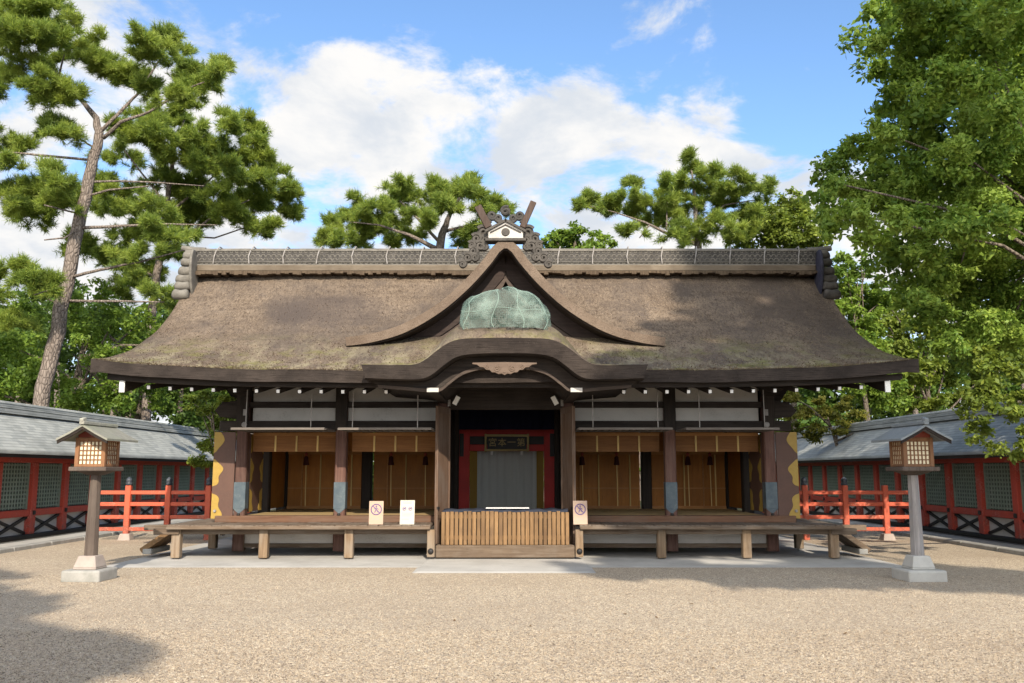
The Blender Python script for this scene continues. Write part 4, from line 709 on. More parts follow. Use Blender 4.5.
# ---- columns with metal cladding
def column(x, y, clad=True, top=3.52, mat=COLM, w=0.108):
    mb = MB(); mb.box(x - w, x + w, y - w, y + w, 0.07, top); c = mb.build('column', mat, hall, bevel=0.022)
    if clad:
        mb = MB(); a = w + 0.006; mb.box(x - a, x + a, y - a, y + a, 0.88, 1.39)
        mb.add([(x - a, y - a, 0.88), (x + a, y - a, 0.88), (x, y - a, 0.78), (x - a, y - a + 0.01, 0.88), (x + a, y - a + 0.01, 0.88), (x, y - a + 0.01, 0.78)], [(0, 2, 1), (3, 4, 5), (0, 3, 5, 2), (1, 2, 5, 4)])
        mb.build('column_cladding', CLAD, c, bevel=0.004)
        mb = MB(); mb.lathe([(0.0, -0.028), (0.03, -0.02), (0.034, 0), (0.03, 0.02), (0, 0.028)], (x, y - a - 0.012, 0.77), 10); mb.build('cladding_stud', BLACK, c, smooth=True)
    return c
COLX = (-5.16, -3.22, -1.22, 1.22, 3.22, 5.16)
for x in COLX:
    column(x, 17.8, abs(x) > 2)
    column(x, 21.0, False, mat=DARKZ, w=0.115)
for x in (-5.12, 5.12): column(x, 19.35, False, mat=DARKZ, w=0.11)
# ---- frieze above the bays
for s in (-1, 1):
    mb = MB(); mb.box(s * 1.345, s * 5.0, 17.83, 17.87, 2.56, 3.56); mb.build('plaster_panel', WHITE, hall)
    mb = MB(); mb.box(s * 1.35, s * 5.6, 17.70, 17.90, 2.38, 2.58); mb.build('head_beam', DARKX, hall, bevel=0.01)
    mb = MB(); mb.box(s * 1.35, s * 5.6, 17.72, 17.88, 2.84, 2.955); mb.build('frieze_beam', DARKX, hall, bevel=0.008)
    for xa in (3.22, 5.16):
        mb = MB(); mb.box(s * (xa - 0.115), s * (xa + 0.115), 17.655, 17.695, 2.40, 3.45); mb.build('frieze_post', DARKZ, hall, bevel=0.006)
    # carved beam nose past the corner column
    mb = MB(); mb.prism([(s * 5.26, 2.62), (s * 5.62, 2.66), (s * 5.72, 2.78), (s * 5.62, 2.90), (s * 5.40, 2.97), (s * 5.26, 2.97)], 17.70, 17.88); fix_normals(mb.build('beam_nose', DARKX, hall, bevel=0.01))
    mb = MB(); mb.prism([(s * 5.02, 3.05), (s * 5.24, 3.05), (s * 5.50, 3.22), (s * 5.60, 3.40), (s * 5.02, 3.40)], 17.62, 17.80); fix_normals(mb.build('bracket', DARKX, hall, bevel=0.01))
    # iron rivet plates on the corner post, pale
    mb = MB(); mb.box(s * 5.08, s * 5.14, 17.64, 17.653, 2.68, 2.80); mb.build('post_plate', ROD, hall)
    mb = MB(); mb.tube([(s * 5.11, 17.65, 2.50), (s * 5.11, 17.635, 2.50)], [0.055, 0.04], 12); mb.build('rivet_cover', ROD, hall)
# ---- raised lattice shutters with hanging rods
for xc in (-4.19, -2.22, 2.22, 4.19):
    mb = MB(); w = 0.86
    mb.box(xc - w, xc + w, 16.62, 16.68, 2.355, 2.395); mb.box(xc - w, xc + w, 17.58, 17.64, 2.355, 2.395)
    for k in range(14): x = xc - w + 2 * w * k / 13; mb.box(x - 0.02, x + 0.02, 16.68, 17.58, 2.36, 2.388)
    mb.box(xc - w, xc + w, 16.68, 17.58, 2.389, 2.40); sh = mb.build('raised_shutter', SHUT, hall)
    for d in (-0.60, 0.60):
        mb = MB(); mb.tube([(xc + d, 16.66, 2.40), (xc + d, 16.68, 3.20)], 0.009, 6); mb.build('hanging_rod', ROD, sh)
# ---- bays: transom blind, floor, sills, back wall
for s in (-1, 1):
    mb = MB(); mb.box(s * 1.34, s * 5.05, 17.93, 20.95, 0.69, 0.75); mb.build('bay_floor', FLOORW, hall)
    mb = MB(); mb.box(s * 1.35, s * 5.6, 17.63, 17.93, 0.618, 0.75); mb.build('bay_sill', SILLW, hall, bevel=0.01)
    mb = MB(); mb.box(s * 1.34, s * 5.0, 17.9, 21.0, 3.28, 3.32); mb.build('bay_ceiling', DARKX, hall)
    for xc in (2.22, 4.19):
        x0, x1 = s * (xc - 0.845), s * (xc + 0.845)
        mb = MB(); mb.box(x0, x1, 18.06, 18.10, 1.985, 2.30); bl = mb.build('rolled_blind', BLIND, hall)
        mb = MB(); mb.box(x0, x1, 18.03, 18.12, 2.30, 2.36); mb.build('blind_rail', INX, bl)
        for k in (-1, 0, 1):
            xx = s * xc + k * 0.42 + 0.02; mb = MB(); mb.box(xx - 0.018, xx + 0.018, 18.04, 18.058, 1.985, 2.30); mb.build('blind_strap', BATTEN, bl)
        mb = MB(); mb.box(x0 - s * 0.0, x1, 20.98, 21.02, 0.75, 3.28); pn = mb.build('back_panel', INW, hall)
        mb = MB(); mb.box(x0, x1, 20.93, 20.978, 0.75, 0.81); mb.box(x0, x1, 20.93, 20.978, 1.98, 2.06); mb.box(x0, x1, 20.955, 20.977, 1.20, 1.225); mb.build('panel_rail', INX, pn)
        for k, xx in enumerate((-0.52, -0.10, 0.34, 0.62)):
            mb = MB(); mb.box(s * xc + xx - 0.014, s * xc + xx + 0.014, 20.945, 20.975, 0.81, 1.98); mb.build('panel_batten', BATTEN if k % 2 else INX, pn)
    # side wall: half boarded, half open beside a painted leaf
    mb = MB()
    for k in range(6): mb.box(s * 5.09, s * 5.13, 19.46 + k * 0.24, 19.695 + k * 0.24, 0.80, 3.3)
    mb.build('side_boarding', INW, hall)
    mb = MB(); mb.box(s * 5.08, s * 5.16, 17.93, 19.3, 2.36, 3.3); mb.build('side_transom', DARKY, hall)
    # walls of the central passage
    mb = MB(); mb.box(s * 1.20, s * 1.24, 17.93, 23.4, 0.4, 3.3); mb.build('passage_wall', DARKY, hall)
mb = MB(); mb.box(-1.09, 1.09, 17.68, 17.86, 2.80, 3.42); mb.build('entrance_lintel', DARKX, hall, bevel=0.01)
mb = MB(); mb.box(-1.19, 1.19, 17.5, 23.4, 0.40, 0.52); mb.build('passage_floor', DECK, hall)
mb = MB(); mb.box(-1.6, 1.6, 17.9, 23.5, 3.34, 3.40); mb.build('passage_ceiling', DARKX, hall)
# porch tie beams with white ends
for s in (-1, 1):
    mb = MB(); mb.box(s * 1.13, s * 1.31, 15.25, 17.68, 2.92, 3.01); pb = mb.build('porch_beam', DARKY, hall)
    mb = MB(); mb.box(s * 1.12, s * 1.32, 15.23, 15.248, 2.93, 3.0); mb.build('beam_end', WHITE, pb)
    mb = MB(); mb.bar((s * 0.98, 17.35, 2.88), (s * 0.90, 17.35, 3.03), 0.09, 0.09); br = mb.build('porch_bracket', DARKY, hall)
    mb = MB(); mb.bar((s * 0.985, 17.30, 2.87), (s * 0.905, 17.30, 3.02), 0.085, 0.085); mb.build('bracket_end', WCAP, br)
    mb = MB(); mb.box(s * 1.08, s * 1.13, 17.58, 17.66, 2.86, 3.02); mb.build('bracket_plate', ROD, hall)
# entrance door leaves, folded open
for s in (-1, 1):
    mb = MB(); a = Vector((s * 1.10, 17.62, 0)); b = Vector((s * 1.30, 16.98, 0))
    def pt(t, d, z): q = a.lerp(b, t); nrm = Vector((-s * 0.95, -s * s * 0.3, 0)); return q + nrm * d + Vector((0, 0, z))
    mb.bar(pt(0, 0, 1.54), pt(1, 0, 1.54), 0.03, 2.56); dl = mb.build('entrance_door', DOORW, hall)
    mb = MB()
    for z0, z1 in ((0.27, 0.40), (0.72, 0.80), (2.70, 2.82)): mb.bar(pt(0.02, 0.012, (z0 + z1) / 2), pt(0.98, 0.012, (z0 + z1) / 2), 0.035, z1 - z0)
    for t in (0.04, 0.95): mb.bar(pt(t, 0.012, 0.27), pt(t, 0.012, 2.82), 0.05, 0.045)
    mb.build('door_frame', DOORW, dl, bevel=0.004)
    mb = MB(); mb.bar(pt(0.82, 0.03, 0.92), pt(0.98, 0.03, 0.92), 0.02, 0.05); mb.build('door_band', BLACK, dl)
# rear red gateway
for s in (-1, 1):
    mb = MB(); mb.box(s * 0.90, s * 1.16, 21.9, 22.1, 0.5, 2.62); mb.build('gate_post', REDD, hall, bevel=0.01)
    mb = MB(); mb.box(s * 0.72, s * 0.89, 22.02, 22.06, 0.5, 2.10); mb.build('side_curtain', OCHRE, hall)
mb = MB(); mb.box(-0.90, 0.90, 21.92, 22.06, 2.08, 2.24); mb.build('gate_beam', REDD, hall, bevel=0.01)
mb = MB(); mb.box(-0.90, 0.90, 21.92, 22.06, 2.44, 2.62); mb.build('gate_beam', REDD, hall, bevel=0.01)
mb = MB(); mb.box(-0.90, 0.90, 22.01, 22.05, 2.24, 2.44); mb.build('gate_panel', BLACK, hall)
for s in (-1, 1):
    mb = MB(); mb.box(s * 1.04, s * 1.14, 21.84, 21.90, 1.95, 2.50); mb.build('gate_hook', BLACK, hall)
# plinth under the bays
for s in (-1, 1):
    mb = MB(); mb.box(s * 1.35, s * 5.2, 17.80, 17.86, 0.22, 0.60); mb.build('plinth_panel', WHITE, hall)
    mb = MB(); mb.box(s * 1.35, s * 5.2, 17.76, 17.88, 0.14, 0.22); mb.build('plinth_sill', DECKX, hall)
    for x in (3.22, 5.16):
        mb = MB(); mb.box(s * x - 0.11, s * x + 0.11, 17.72, 17.79, 0.07, 0.62); mb.build('plinth_post', LEGW, hall, bevel=0.01)
# ---- veranda
def veranda(s):
    mb = MB(); x = 1.36
    while x < 6.14:
        w = min(random.uniform(0.17, 0.24), 6.16 - x); y0 = 16.70 + random.uniform(-0.03, 0.02); z = 0.628 + random.uniform(-0.006, 0.006)
        if w > 0.05: mb.box(s * x, s * (x + w - 0.007), y0, 17.62, z - 0.055, z)
        x += w
    y = 17.63
    while y < 22.6:
        w = random.uniform(0.18, 0.24); mb.box(s * 5.28, s * (6.18 + random.uniform(-0.03, 0.03)), y, y + w - 0.008, 0.57, 0.628); y += w
    vd = mb.build('veranda_deck', DECK, hall, bevel=0.008)
    mb = MB(); mb.box(s * 1.42, s * 6.02, 16.82, 16.94, 0.455, 0.565); mb.box(s * 5.9, s * 6.02, 16.95, 22.5, 0.455, 0.56); mb.build('veranda_beam', DECKX, hall, bevel=0.01)
    mb = MB(); mb.box(s * 1.36, s * 6.16, 16.64, 16.69, 0.55, 0.61); mb.build('veranda_edge', DECKX, hall, bevel=0.012)
    for x, y in ((2.86, 16.86), (4.42, 16.86), (6.02, 16.86), (6.02, 18.9), (6.02, 20.9)):
        mb = MB(); mb.box(s * x - 0.08, s * x + 0.08, y - 0.08, y + 0.08, 0.03, 0.565 if y > 17 else 0.545); mb.build('veranda_leg', LEGW, hall, bevel=0.012)
    mb = MB(); mb.box(s * 5.95, s * 6.42, 16.74, 16.84, 0.455, 0.565); mb.build('beam_tail', DECKX, hall, bevel=0.01)
for s in (-1, 1): veranda(s)
# step before the entrance
mb = MB(); mb.box(-1.27, 1.27, 16.76, 17.5, 0.038, 0.262); st = mb.build('entrance_step', DECKX, hall, bevel=0.015)
for s in (-1, 1):
    mb = MB(); mb.box(s * 1.28, s * 1.42, 16.70, 16.86, 0.055, 0.545); sp_ = mb.build('step_post', LEGW, hall, bevel=0.01)
    mb = MB(); mb.lathe([(0.055, 0), (0.05, 0.02), (0.03, 0.035), (0.001, 0.04)], (0, 0, 0), 14)
    mb.v = [(s * 1.35 + x, 16.70 - z, 0.16 + y) for x, y, z in mb.v]; mb.build('nail_cover', BLACK, sp_, smooth=True)

# ---- painted side leaves: brown with gold leaf edges
def painted_leaf(name, x0, x1, y, z0, z1, goldside, lab, axis='x'):
    mb = MB()
    if axis == 'x': mb.box(x0, x1, y - 0.02, y + 0.02, z0, z1)
    else: mb.box(y - 0.02, y + 0.02, x0, x1, z0, z1)
    brown = PANB; o = mb.build(name, brown, hall, bevel=0.006); tag(o, lab)
    W = x1 - x0; H = z1 - z0
    # gold cloud shapes hugging one edge
    def gold(cz, hh, ww, side):
        pts = []
        for k in range(22):
            t = -1 + 2 * k / 21; d = ww * (max(0, 1 - t * t) ** 0.6) * (0.86 + 0.22 * math.sin(5 * t + cz * 4)); pts.append((d, cz + hh * t))
        e = x0 if side < 0 else x1; f = 1 if side < 0 else -1
        out = [(e + f * 0.004, max(z0 + .004, min(z1 - .004, pts[0][1])))] + [(e + f * (0.004 + d), max(z0 + .004, min(z1 - .004, z))) for d, z in pts[1:-1]] + [(e + f * 0.004, max(z0 + .004, min(z1 - .004, pts[-1][1])))]
        if axis == 'x': mb.prism(out, y - 0.026, y + 0.026)
        else: mb.prismx(out, y - 0.026, y + 0.026)
    for side in goldside:
        mb = MB()
        wf = 1.0 if len(goldside) == 1 else 0.55
        gold(z0 + 0.10 * H, 0.19 * H, 0.50 * W * wf, side); gold(z0 + 0.53 * H, 0.16 * H, 0.46 * W * wf, side); gold(z1 - 0.05 * H, 0.20 * H, 0.46 * W * wf, side)
        fix_normals(mb.build('gold_pattern', GOLDP, o))
    return o
PANB = paint('chocolate_lacquer', (0.105, 0.056, 0.040), (0.085, 0.046, 0.034), (0.14, 0.085, 0.06), 0.4, 0.6, 5)
GOLDP = paint('gold_leaf_paint', (0.36, 0.235, 0.048), (0.30, 0.195, 0.04), (0.45, 0.27, 0.06), 0.45, 0.5, 14)
for s in (-1, 1):
    x0, x1 = (s * 5.70, s * 5.28) if s < 0 else (s * 5.28, s * 5.70)
    painted_leaf('painted_door', x0, x1, 17.72, 0.69, 2.36, (s,), 'brown lacquered leaf with gold cloud shapes on its outer edge')
    painted_leaf('painted_door', 18.15, 19.05, s * 5.12, 0.80, 2.34, (-1, 1), 'brown lacquered leaf with gold clouds on both edges, set in the side wall', 'y')
    mb = MB(); mb.tube([(s * 5.62, 17.69, 0.84), (s * 5.62, 17.66, 0.84)], [0.03, 0.025], 10); mb.build('door_stud', ROD, hall)

# ================================================================== OBJECTS AT THE HALL
box_t = thing('offertory_box', (0, 17.0, 0.262), 'wide offertory box with a front of golden upright slats, at the entrance', 'offertory box')
for k in range(29):
    x = -1.14 + 2.28 * k / 28; mb = MB(); h = random.uniform(-0.012, 0.012); w = random.uniform(0.031, 0.036)
    mb.box(x - w, x + w, 16.82, 16.86, 0.264, 0.862 + h); mb.build('slat', SLATW, box_t, bevel=0.006)
mb = MB(); mb.box(-1.17, 1.17, 16.875, 17.48, 0.264, 0.84); mb.build('box_body', DARKX, box_t)
mb = MB(); mb.box(-1.17, 1.17, 16.862, 16.874, 0.36, 0.43); mb.box(-1.17, 1.17, 16.862, 16.874, 0.74, 0.81); mb.build('slat_rail', SLATW, box_t)
def cover(u, v): x = -1.16 + 2.32 * u; y = 16.87 + 0.62 * v; return (x, y, 0.895 + 0.012 * math.sin(x * 9) * math.sin(y * 8) + 0.008 * math.sin(x * 23) - (0.04 if v < 0.02 else 0))
mb = MB(); mb.grid(cover, 50, 12); cv = mb.build('cover_cloth', COVERC, smooth=True); tag(cv, 'dark blue cloth laid over the top of the offertory box', 'cloth')
sd = cv.modifiers.new('thickness', 'SOLIDIFY'); sd.thickness = 0.006
mb = MB(); mb.box(-0.36, 0.44, 16.90, 17.2, 0.918, 0.928); tag(mb.build('notice_paper', PAPER), 'long white paper lying on the dark blue cloth of the offertory box', 'paper')
mb = MB()
mb.grid(lambda u, v: (-1.1 + 2.2 * u, 20.88 + 0.025 * math.sin(u * 44), 2.55 + 0.62 * v), 110, 3); o = mb.build('navy_curtain', NAVY, smooth=True); tag(o, 'dark navy curtain hung across the top of the entrance passage', 'curtain')
mb = MB()
mb.grid(lambda u, v: (-0.9 + 1.8 * u, 22.5 + 0.02 * math.sin(u * 60), 0.52 + 1.62 * v), 130, 3); o = mb.build('grey_curtain', GREYC, smooth=True); tag(o, 'pale blue grey curtain filling the red gateway at the end of the passage', 'curtain')
# name plaque, read from right to left
pq = thing('name_plaque', (0, 21.82, 2.28), 'dark framed wooden plaque with four gilt characters above the red gateway', 'plaque')
mb = MB(); mb.box(-0.47, 0.47, 21.80, 21.84, 2.10, 2.45); mb.build('board', BLACK, pq)
mb = MB()
for z0, z1 in ((2.08, 2.125), (2.425, 2.48)): mb.box(-0.53, 0.53, 21.77, 21.85, z0, z1)
for x in (-0.51, 0.51): mb.box(x - 0.025, x + 0.025, 21.768, 21.852, 2.06, 2.49)
mb.build('frame', GOLD, pq, bevel=0.008)
for x in (-0.36, 0.36):
    mb = MB(); mb.box(x - 0.03, x + 0.03, 21.78, 21.86, 1.99, 2.078); mb.build('support', WCAP, pq, bevel=0.006)
def text_mesh(name, s, size, loc, mat, parent, depth=0.004):
    cu = bpy.data.curves.new(name, 'FONT'); cu.body = s; cu.size = size; cu.align_x = 'CENTER'; cu.align_y = 'CENTER'; cu.extrude = depth; cu.space_character = 1.12
    to = bpy.data.objects.new(name, cu); COL.objects.link(to); bpy.context.view_layer.update()
    me = bpy.data.meshes.new_from_object(to.evaluated_get(bpy.context.evaluated_depsgraph_get())); bpy.data.objects.remove(to); bpy.data.curves.remove(cu)
    me.transform(Matrix.Rotation(R(90), 4, 'X')); off_ = Vector(loc) - world_off(parent); me.transform(Matrix.Translation(off_))
    me.materials.clear(); me.materials.append(mat); o = bpy.data.objects.new(name, me); COL.objects.link(o)
    if parent: o.parent = parent
    return o
text_mesh('lettering', '宮本一第', 0.215, (0, 21.797, 2.275), GOLD, pq)
# notice boards on the veranda
def notice(loc, rz, w, h, mat, kind, lab):
    t = thing('notice_board', (0, 0, 0), lab, 'sign', None)
    mb = MB(); mb.box(-w / 2, w / 2, -0.009, 0.009, 0, h); mb.build('board', mat, t, bevel=0.003)
    mb = MB(); mb.bar((0, 0.012, h * 0.75), (0, 0.15, 0.004), 0.04, 0.015); mb.build('prop', LEGW, t)
    if kind == 'ban':
        cz = h * 0.64; r0 = 0.094
        mb = MB(); mb.tube([(r0 * math.cos(a), -0.0105, cz + r0 * math.sin(a)) for a in np.linspace(0, 2 * math.pi, 33)], 0.0095, 6, cap=False)
        mb.bar((-0.064, -0.0115, cz + 0.064), (0.064, -0.0115, cz - 0.064), 0.004, 0.016); mb.build('ban_ring', INKV, t)
        mb = MB(); mb.bar((0.0, -0.0105, cz - 0.005), (0.0, -0.0105, cz + 0.038), 0.003, 0.03); mb.bar((-0.004, -0.0105, cz), (-0.03, -0.0105, cz - 0.058), 0.003, 0.016); mb.bar((0.004, -0.0105, cz), (0.036, -0.0105, cz - 0.052), 0.003, 0.016)
        mb.bar((0.0, -0.0105, cz + 0.03), (0.04, -0.0105, cz + 0.0), 0.003, 0.012); mb.bar((0.0, -0.0105, cz + 0.03), (-0.036, -0.0105, cz + 0.008), 0.003, 0.012)
        mb.tube([(0, -0.0095, cz + 0.057), (0, -0.0125, cz + 0.057)], 0.015, 12); mb.build('walking_figure', INKV, t)
        mb = MB(); mb.box(-0.075, 0.055, -0.0102, -0.009, 0.095, 0.103); mb.build('text_line', INKG, t)
    else:
        mb = MB()
        for k, (a, b, z) in enumerate(((-0.09, 0.09, 0.40), (-0.075, 0.075, 0.375), (-0.10, 0.10, 0.20), (-0.085, 0.085, 0.175), (-0.10, 0.06, 0.15), (-0.1, 0.03, 0.09))): mb.box(a, b, -0.0102, -0.009, z, z + 0.011)
        mb.build('text_lines', INKG, t)
        for x in (-0.055, 0.055):
            mb = MB(); mb.tube([(x + 0.032 * math.cos(a), -0.0105, 0.285 + 0.032 * math.sin(a)) for a in np.linspace(0, 2 * math.pi, 25)], 0.005, 6, cap=False); mb.bar((x - 0.02, -0.011, 0.28), (x + 0.02, -0.011, 0.293), 0.003, 0.022); mb.build('symbol', INKV, t)
    t.location = loc; t.rotation_euler = (R(-6), 0, R(rz)); return t
notice((-2.37, 16.80, 0.632), 2, 0.262, 0.425, PINKB, 'ban', 'sunlit peach board with a no entry figure in a ring, left of the entrance')
notice((-1.80, 16.80, 0.632), -2, 0.268, 0.44, CREAMB, 'text', 'cream board with lines of text and two small symbols, beside the left door')
notice((1.38, 16.80, 0.632), 3, 0.262, 0.43, PINKB, 'ban', 'shaded pinkish board with a no entry figure, right of the entrance')
# hanging tassels
def tassel(x, lab):
    t = thing('tassel', (x, 20.62, 2.02), lab, 'tassel', 'dark tassels hanging in the bays')
    mb = MB(); mb.tube([(x, 20.62, 2.02), (x, 20.62, 2.60)], 0.006, 5); mb.lathe([(0.001, 0.03), (0.028, 0.02), (0.038, 0.0), (0.03, -0.03), (0.02, -0.05)], (x, 20.62, 1.99), 10); mb.build('knot', KNOT, t)
    mb = MB(); mb.lathe([(0.02, 0), (0.05, -0.03), (0.056, -0.12), (0.068, -0.20), (0.06, -0.205)], (x, 20.62, 1.94), 12); mb.build('tassel_body', TASSEL, t, smooth=True)
    mb = MB(); mb.tube([(x, 20.62, 1.74), (x + 0.01, 20.62, 0.82)], 0.011, 5); mb.build('cord', CORD, t)
for x, lab in ((-5.2 + 0.0, 0), ):
    pass
for x, lab in ((-4.55, 'dark tassel hanging nearest the far left corner post inside the leftmost bay'), (-3.78, 'dark tassel hanging towards the right of the leftmost bay'),
               (-2.62, 'dark tassel hanging above the no entry board in the bay left of the entrance'), (-1.84, 'dark tassel hanging above the cream text board'),
               (1.72, 'dark tassel hanging closest to the right entrance door'), (2.50, 'dark tassel hanging in the middle of the bay right of the entrance'),
               (4.12, 'dark tassel hanging towards the left of the rightmost bay'), (4.62, 'dark tassel hanging towards the right of the rightmost bay')): tassel(x, lab)
# protective net over the ornament on the entrance gable
orn2 = MB()
rg2 = random.Random(5)
orn2.box(-0.62, 0.62, 15.22, 15.55, 3.95, 4.25); 
for k in range(26):
    a = rg2.uniform(-0.62, 0.62); z = rg2.uniform(4.0, 4.62 - 0.45 * abs(a)); orn2.tube(spiral(a, z, rg2.uniform(0.07, 0.12), 1.5, rg2.uniform(0, 6), rg2.choice((-1, 1)), 15.20 + rg2.uniform(-0.04, 0.06), 24), 0.035, 5)
orn2.prism([(-0.28, 4.2), (0.28, 4.2), (0.2, 4.62), (0, 4.70), (-0.2, 4.62)], 15.22, 15.5)
orn2.build('ridge_ornament', SCROLL, hall)
def netmat():
    m = NM('pale_green_net', 0.6, 0.2); x, y, z = m.xyz()
    fold = m.noise(3.0, 4, 0.6); gx = m.math('ABSOLUTE', m.math('SUBTRACT', m.math('FRACT', m.math('MULTIPLY', x, 32.0)), 0.5)); gz = m.math('ABSOLUTE', m.math('SUBTRACT', m.math('FRACT', m.math('MULTIPLY', z, 32.0)), 0.5))
    grid_ = m.rng(m.math('MAXIMUM', gx, gz), 0.36, 0.44); m.col(m.mix((0.15, 0.22, 0.185), (0.25, 0.33, 0.28), m.rng(fold, 0.4, 0.65)))
    al = m.math('MAXIMUM', m.math('MULTIPLY', grid_, 0.5), m.rng(fold, 0.38, 0.68, 0.14, 0.58)); m.put(m.b.inputs['Alpha'], al); return m.m
NET = netmat()
def netf(u, v):
    t = 2 * math.pi * u; prof = [(0.97, 0.0), (1.0, 0.14), (0.985, 0.30), (0.90, 0.46), (0.74, 0.59), (0.58, 0.655), (0.36, 0.67), (0.16, 0.71), (0.0, 0.725)]
    k = v * (len(prof) - 1); i = min(int(k), len(prof) - 2); f = k - i; r = prof[i][0] * (1 - f) + prof[i + 1][0] * f; z = prof[i][1] * (1 - f) + prof[i + 1][1] * f
    c, s_ = math.cos(t), math.sin(t); sq = (abs(c) ** 3 + abs(s_) ** 3) ** (-1 / 3)
    wob = 1 + 0.035 * math.sin(7 * t + 3 * v) + 0.030 * math.sin(12 * t + 9 * v) + 0.015 * math.sin(23 * t - 11 * v)
    x = 0.765 * r * c * sq * wob; y = 15.42 + 0.42 * r * s_ * sq * wob
    return (x, y, 4.035 + z * (1 + 0.045 * math.sin(6 * x + 1) + 0.02 * math.sin(17 * x)) - 0.10 * max(0, abs(x) - 0.55) - 0.03 * (1 - v))
mb = MB(); mb.grid(netf, 120, 30); net_t = mb.build('protective_net', NET, smooth=True); tag(net_t, 'pale green protective net wrapped over the roof ornament above the entrance', 'net')
mb = MB()
for u in (0.605, 0.715, 0.81, 0.915): mb.tube([netf(u + 0.012 * math.sin(v * 0.8 + u * 40), v / 14) for v in range(13)], 0.006, 5)
mb.tube([netf(0.5 + 0.5 * k / 30, 0.26 + 0.02 * math.sin(k * 0.6)) for k in range(31)], 0.005, 5)
mb.build('net_seam', cloth('pale_net_cord', (0.19, 0.26, 0.22), (0.23, 0.30, 0.255)), net_t)

# ================================================================== SIDE STEPS AND RAILINGS
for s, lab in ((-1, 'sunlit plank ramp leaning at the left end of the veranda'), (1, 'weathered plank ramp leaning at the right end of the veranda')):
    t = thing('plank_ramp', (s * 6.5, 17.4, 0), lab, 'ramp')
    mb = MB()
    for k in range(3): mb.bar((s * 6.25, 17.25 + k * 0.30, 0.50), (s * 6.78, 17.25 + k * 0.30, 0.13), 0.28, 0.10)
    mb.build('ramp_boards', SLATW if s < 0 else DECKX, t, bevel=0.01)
    mb = MB(); mb.bar((s * 6.66, 17.10, 0.12), (s * 6.66, 18.05, 0.12), 0.16, 0.10); mb.build('ramp_foot', STONE, t, bevel=0.01)
    mb = MB(); mb.bar((s * 6.20, 17.12, 0.56), (s * 6.72, 17.12, 0.56), 0.13, 0.10); mb.build('side_plank', DECKX, t, bevel=0.01)
def railing(s, lab):
    t = thing('railing', (s * 8.0, 21.6, 0), lab, 'railing', None)
    for k, x in enumerate((6.10, 7.05, 8.00, 8.95)):
        last = k == 3; mb = MB(); zt = 1.27
        mb.box(s * x - 0.065, s * x + 0.065, 21.535, 21.665, 0.0 if not last else 0.14, zt); po = mb.build('post', REDO, t, bevel=0.012)
        if not last or s < 0:
            mb = MB(); mb.lathe([(0.075, 0.0), (0.078, 0.05), (0.06, 0.07), (0.075, 0.10), (0.07, 0.14), (0.035, 0.18), (0.001, 0.20)], (s * x, 21.6, zt), 14); mb.build('post_cap', CAPB, po, smooth=True)
        if last:
            mb = MB(); mb.frustum(s * x, 21.6, -0.02, 0.15, 0.15, 0.15, 0.11, 0.11); mb.build('post_foot', STONEP, po, bevel=0.01)
    for z in (1.10, 0.83, 0.53, 0.25):
        mb = MB(); mb.box(s * 6.1, s * 9.6, 21.565, 21.635, z - 0.045, z + 0.045); mb.build('rail', REDO, t, bevel=0.01)
railing(-1, 'bright vermilion railing with four rails standing left of the hall'); railing(1, 'bright vermilion railing with four rails standing right of the hall')

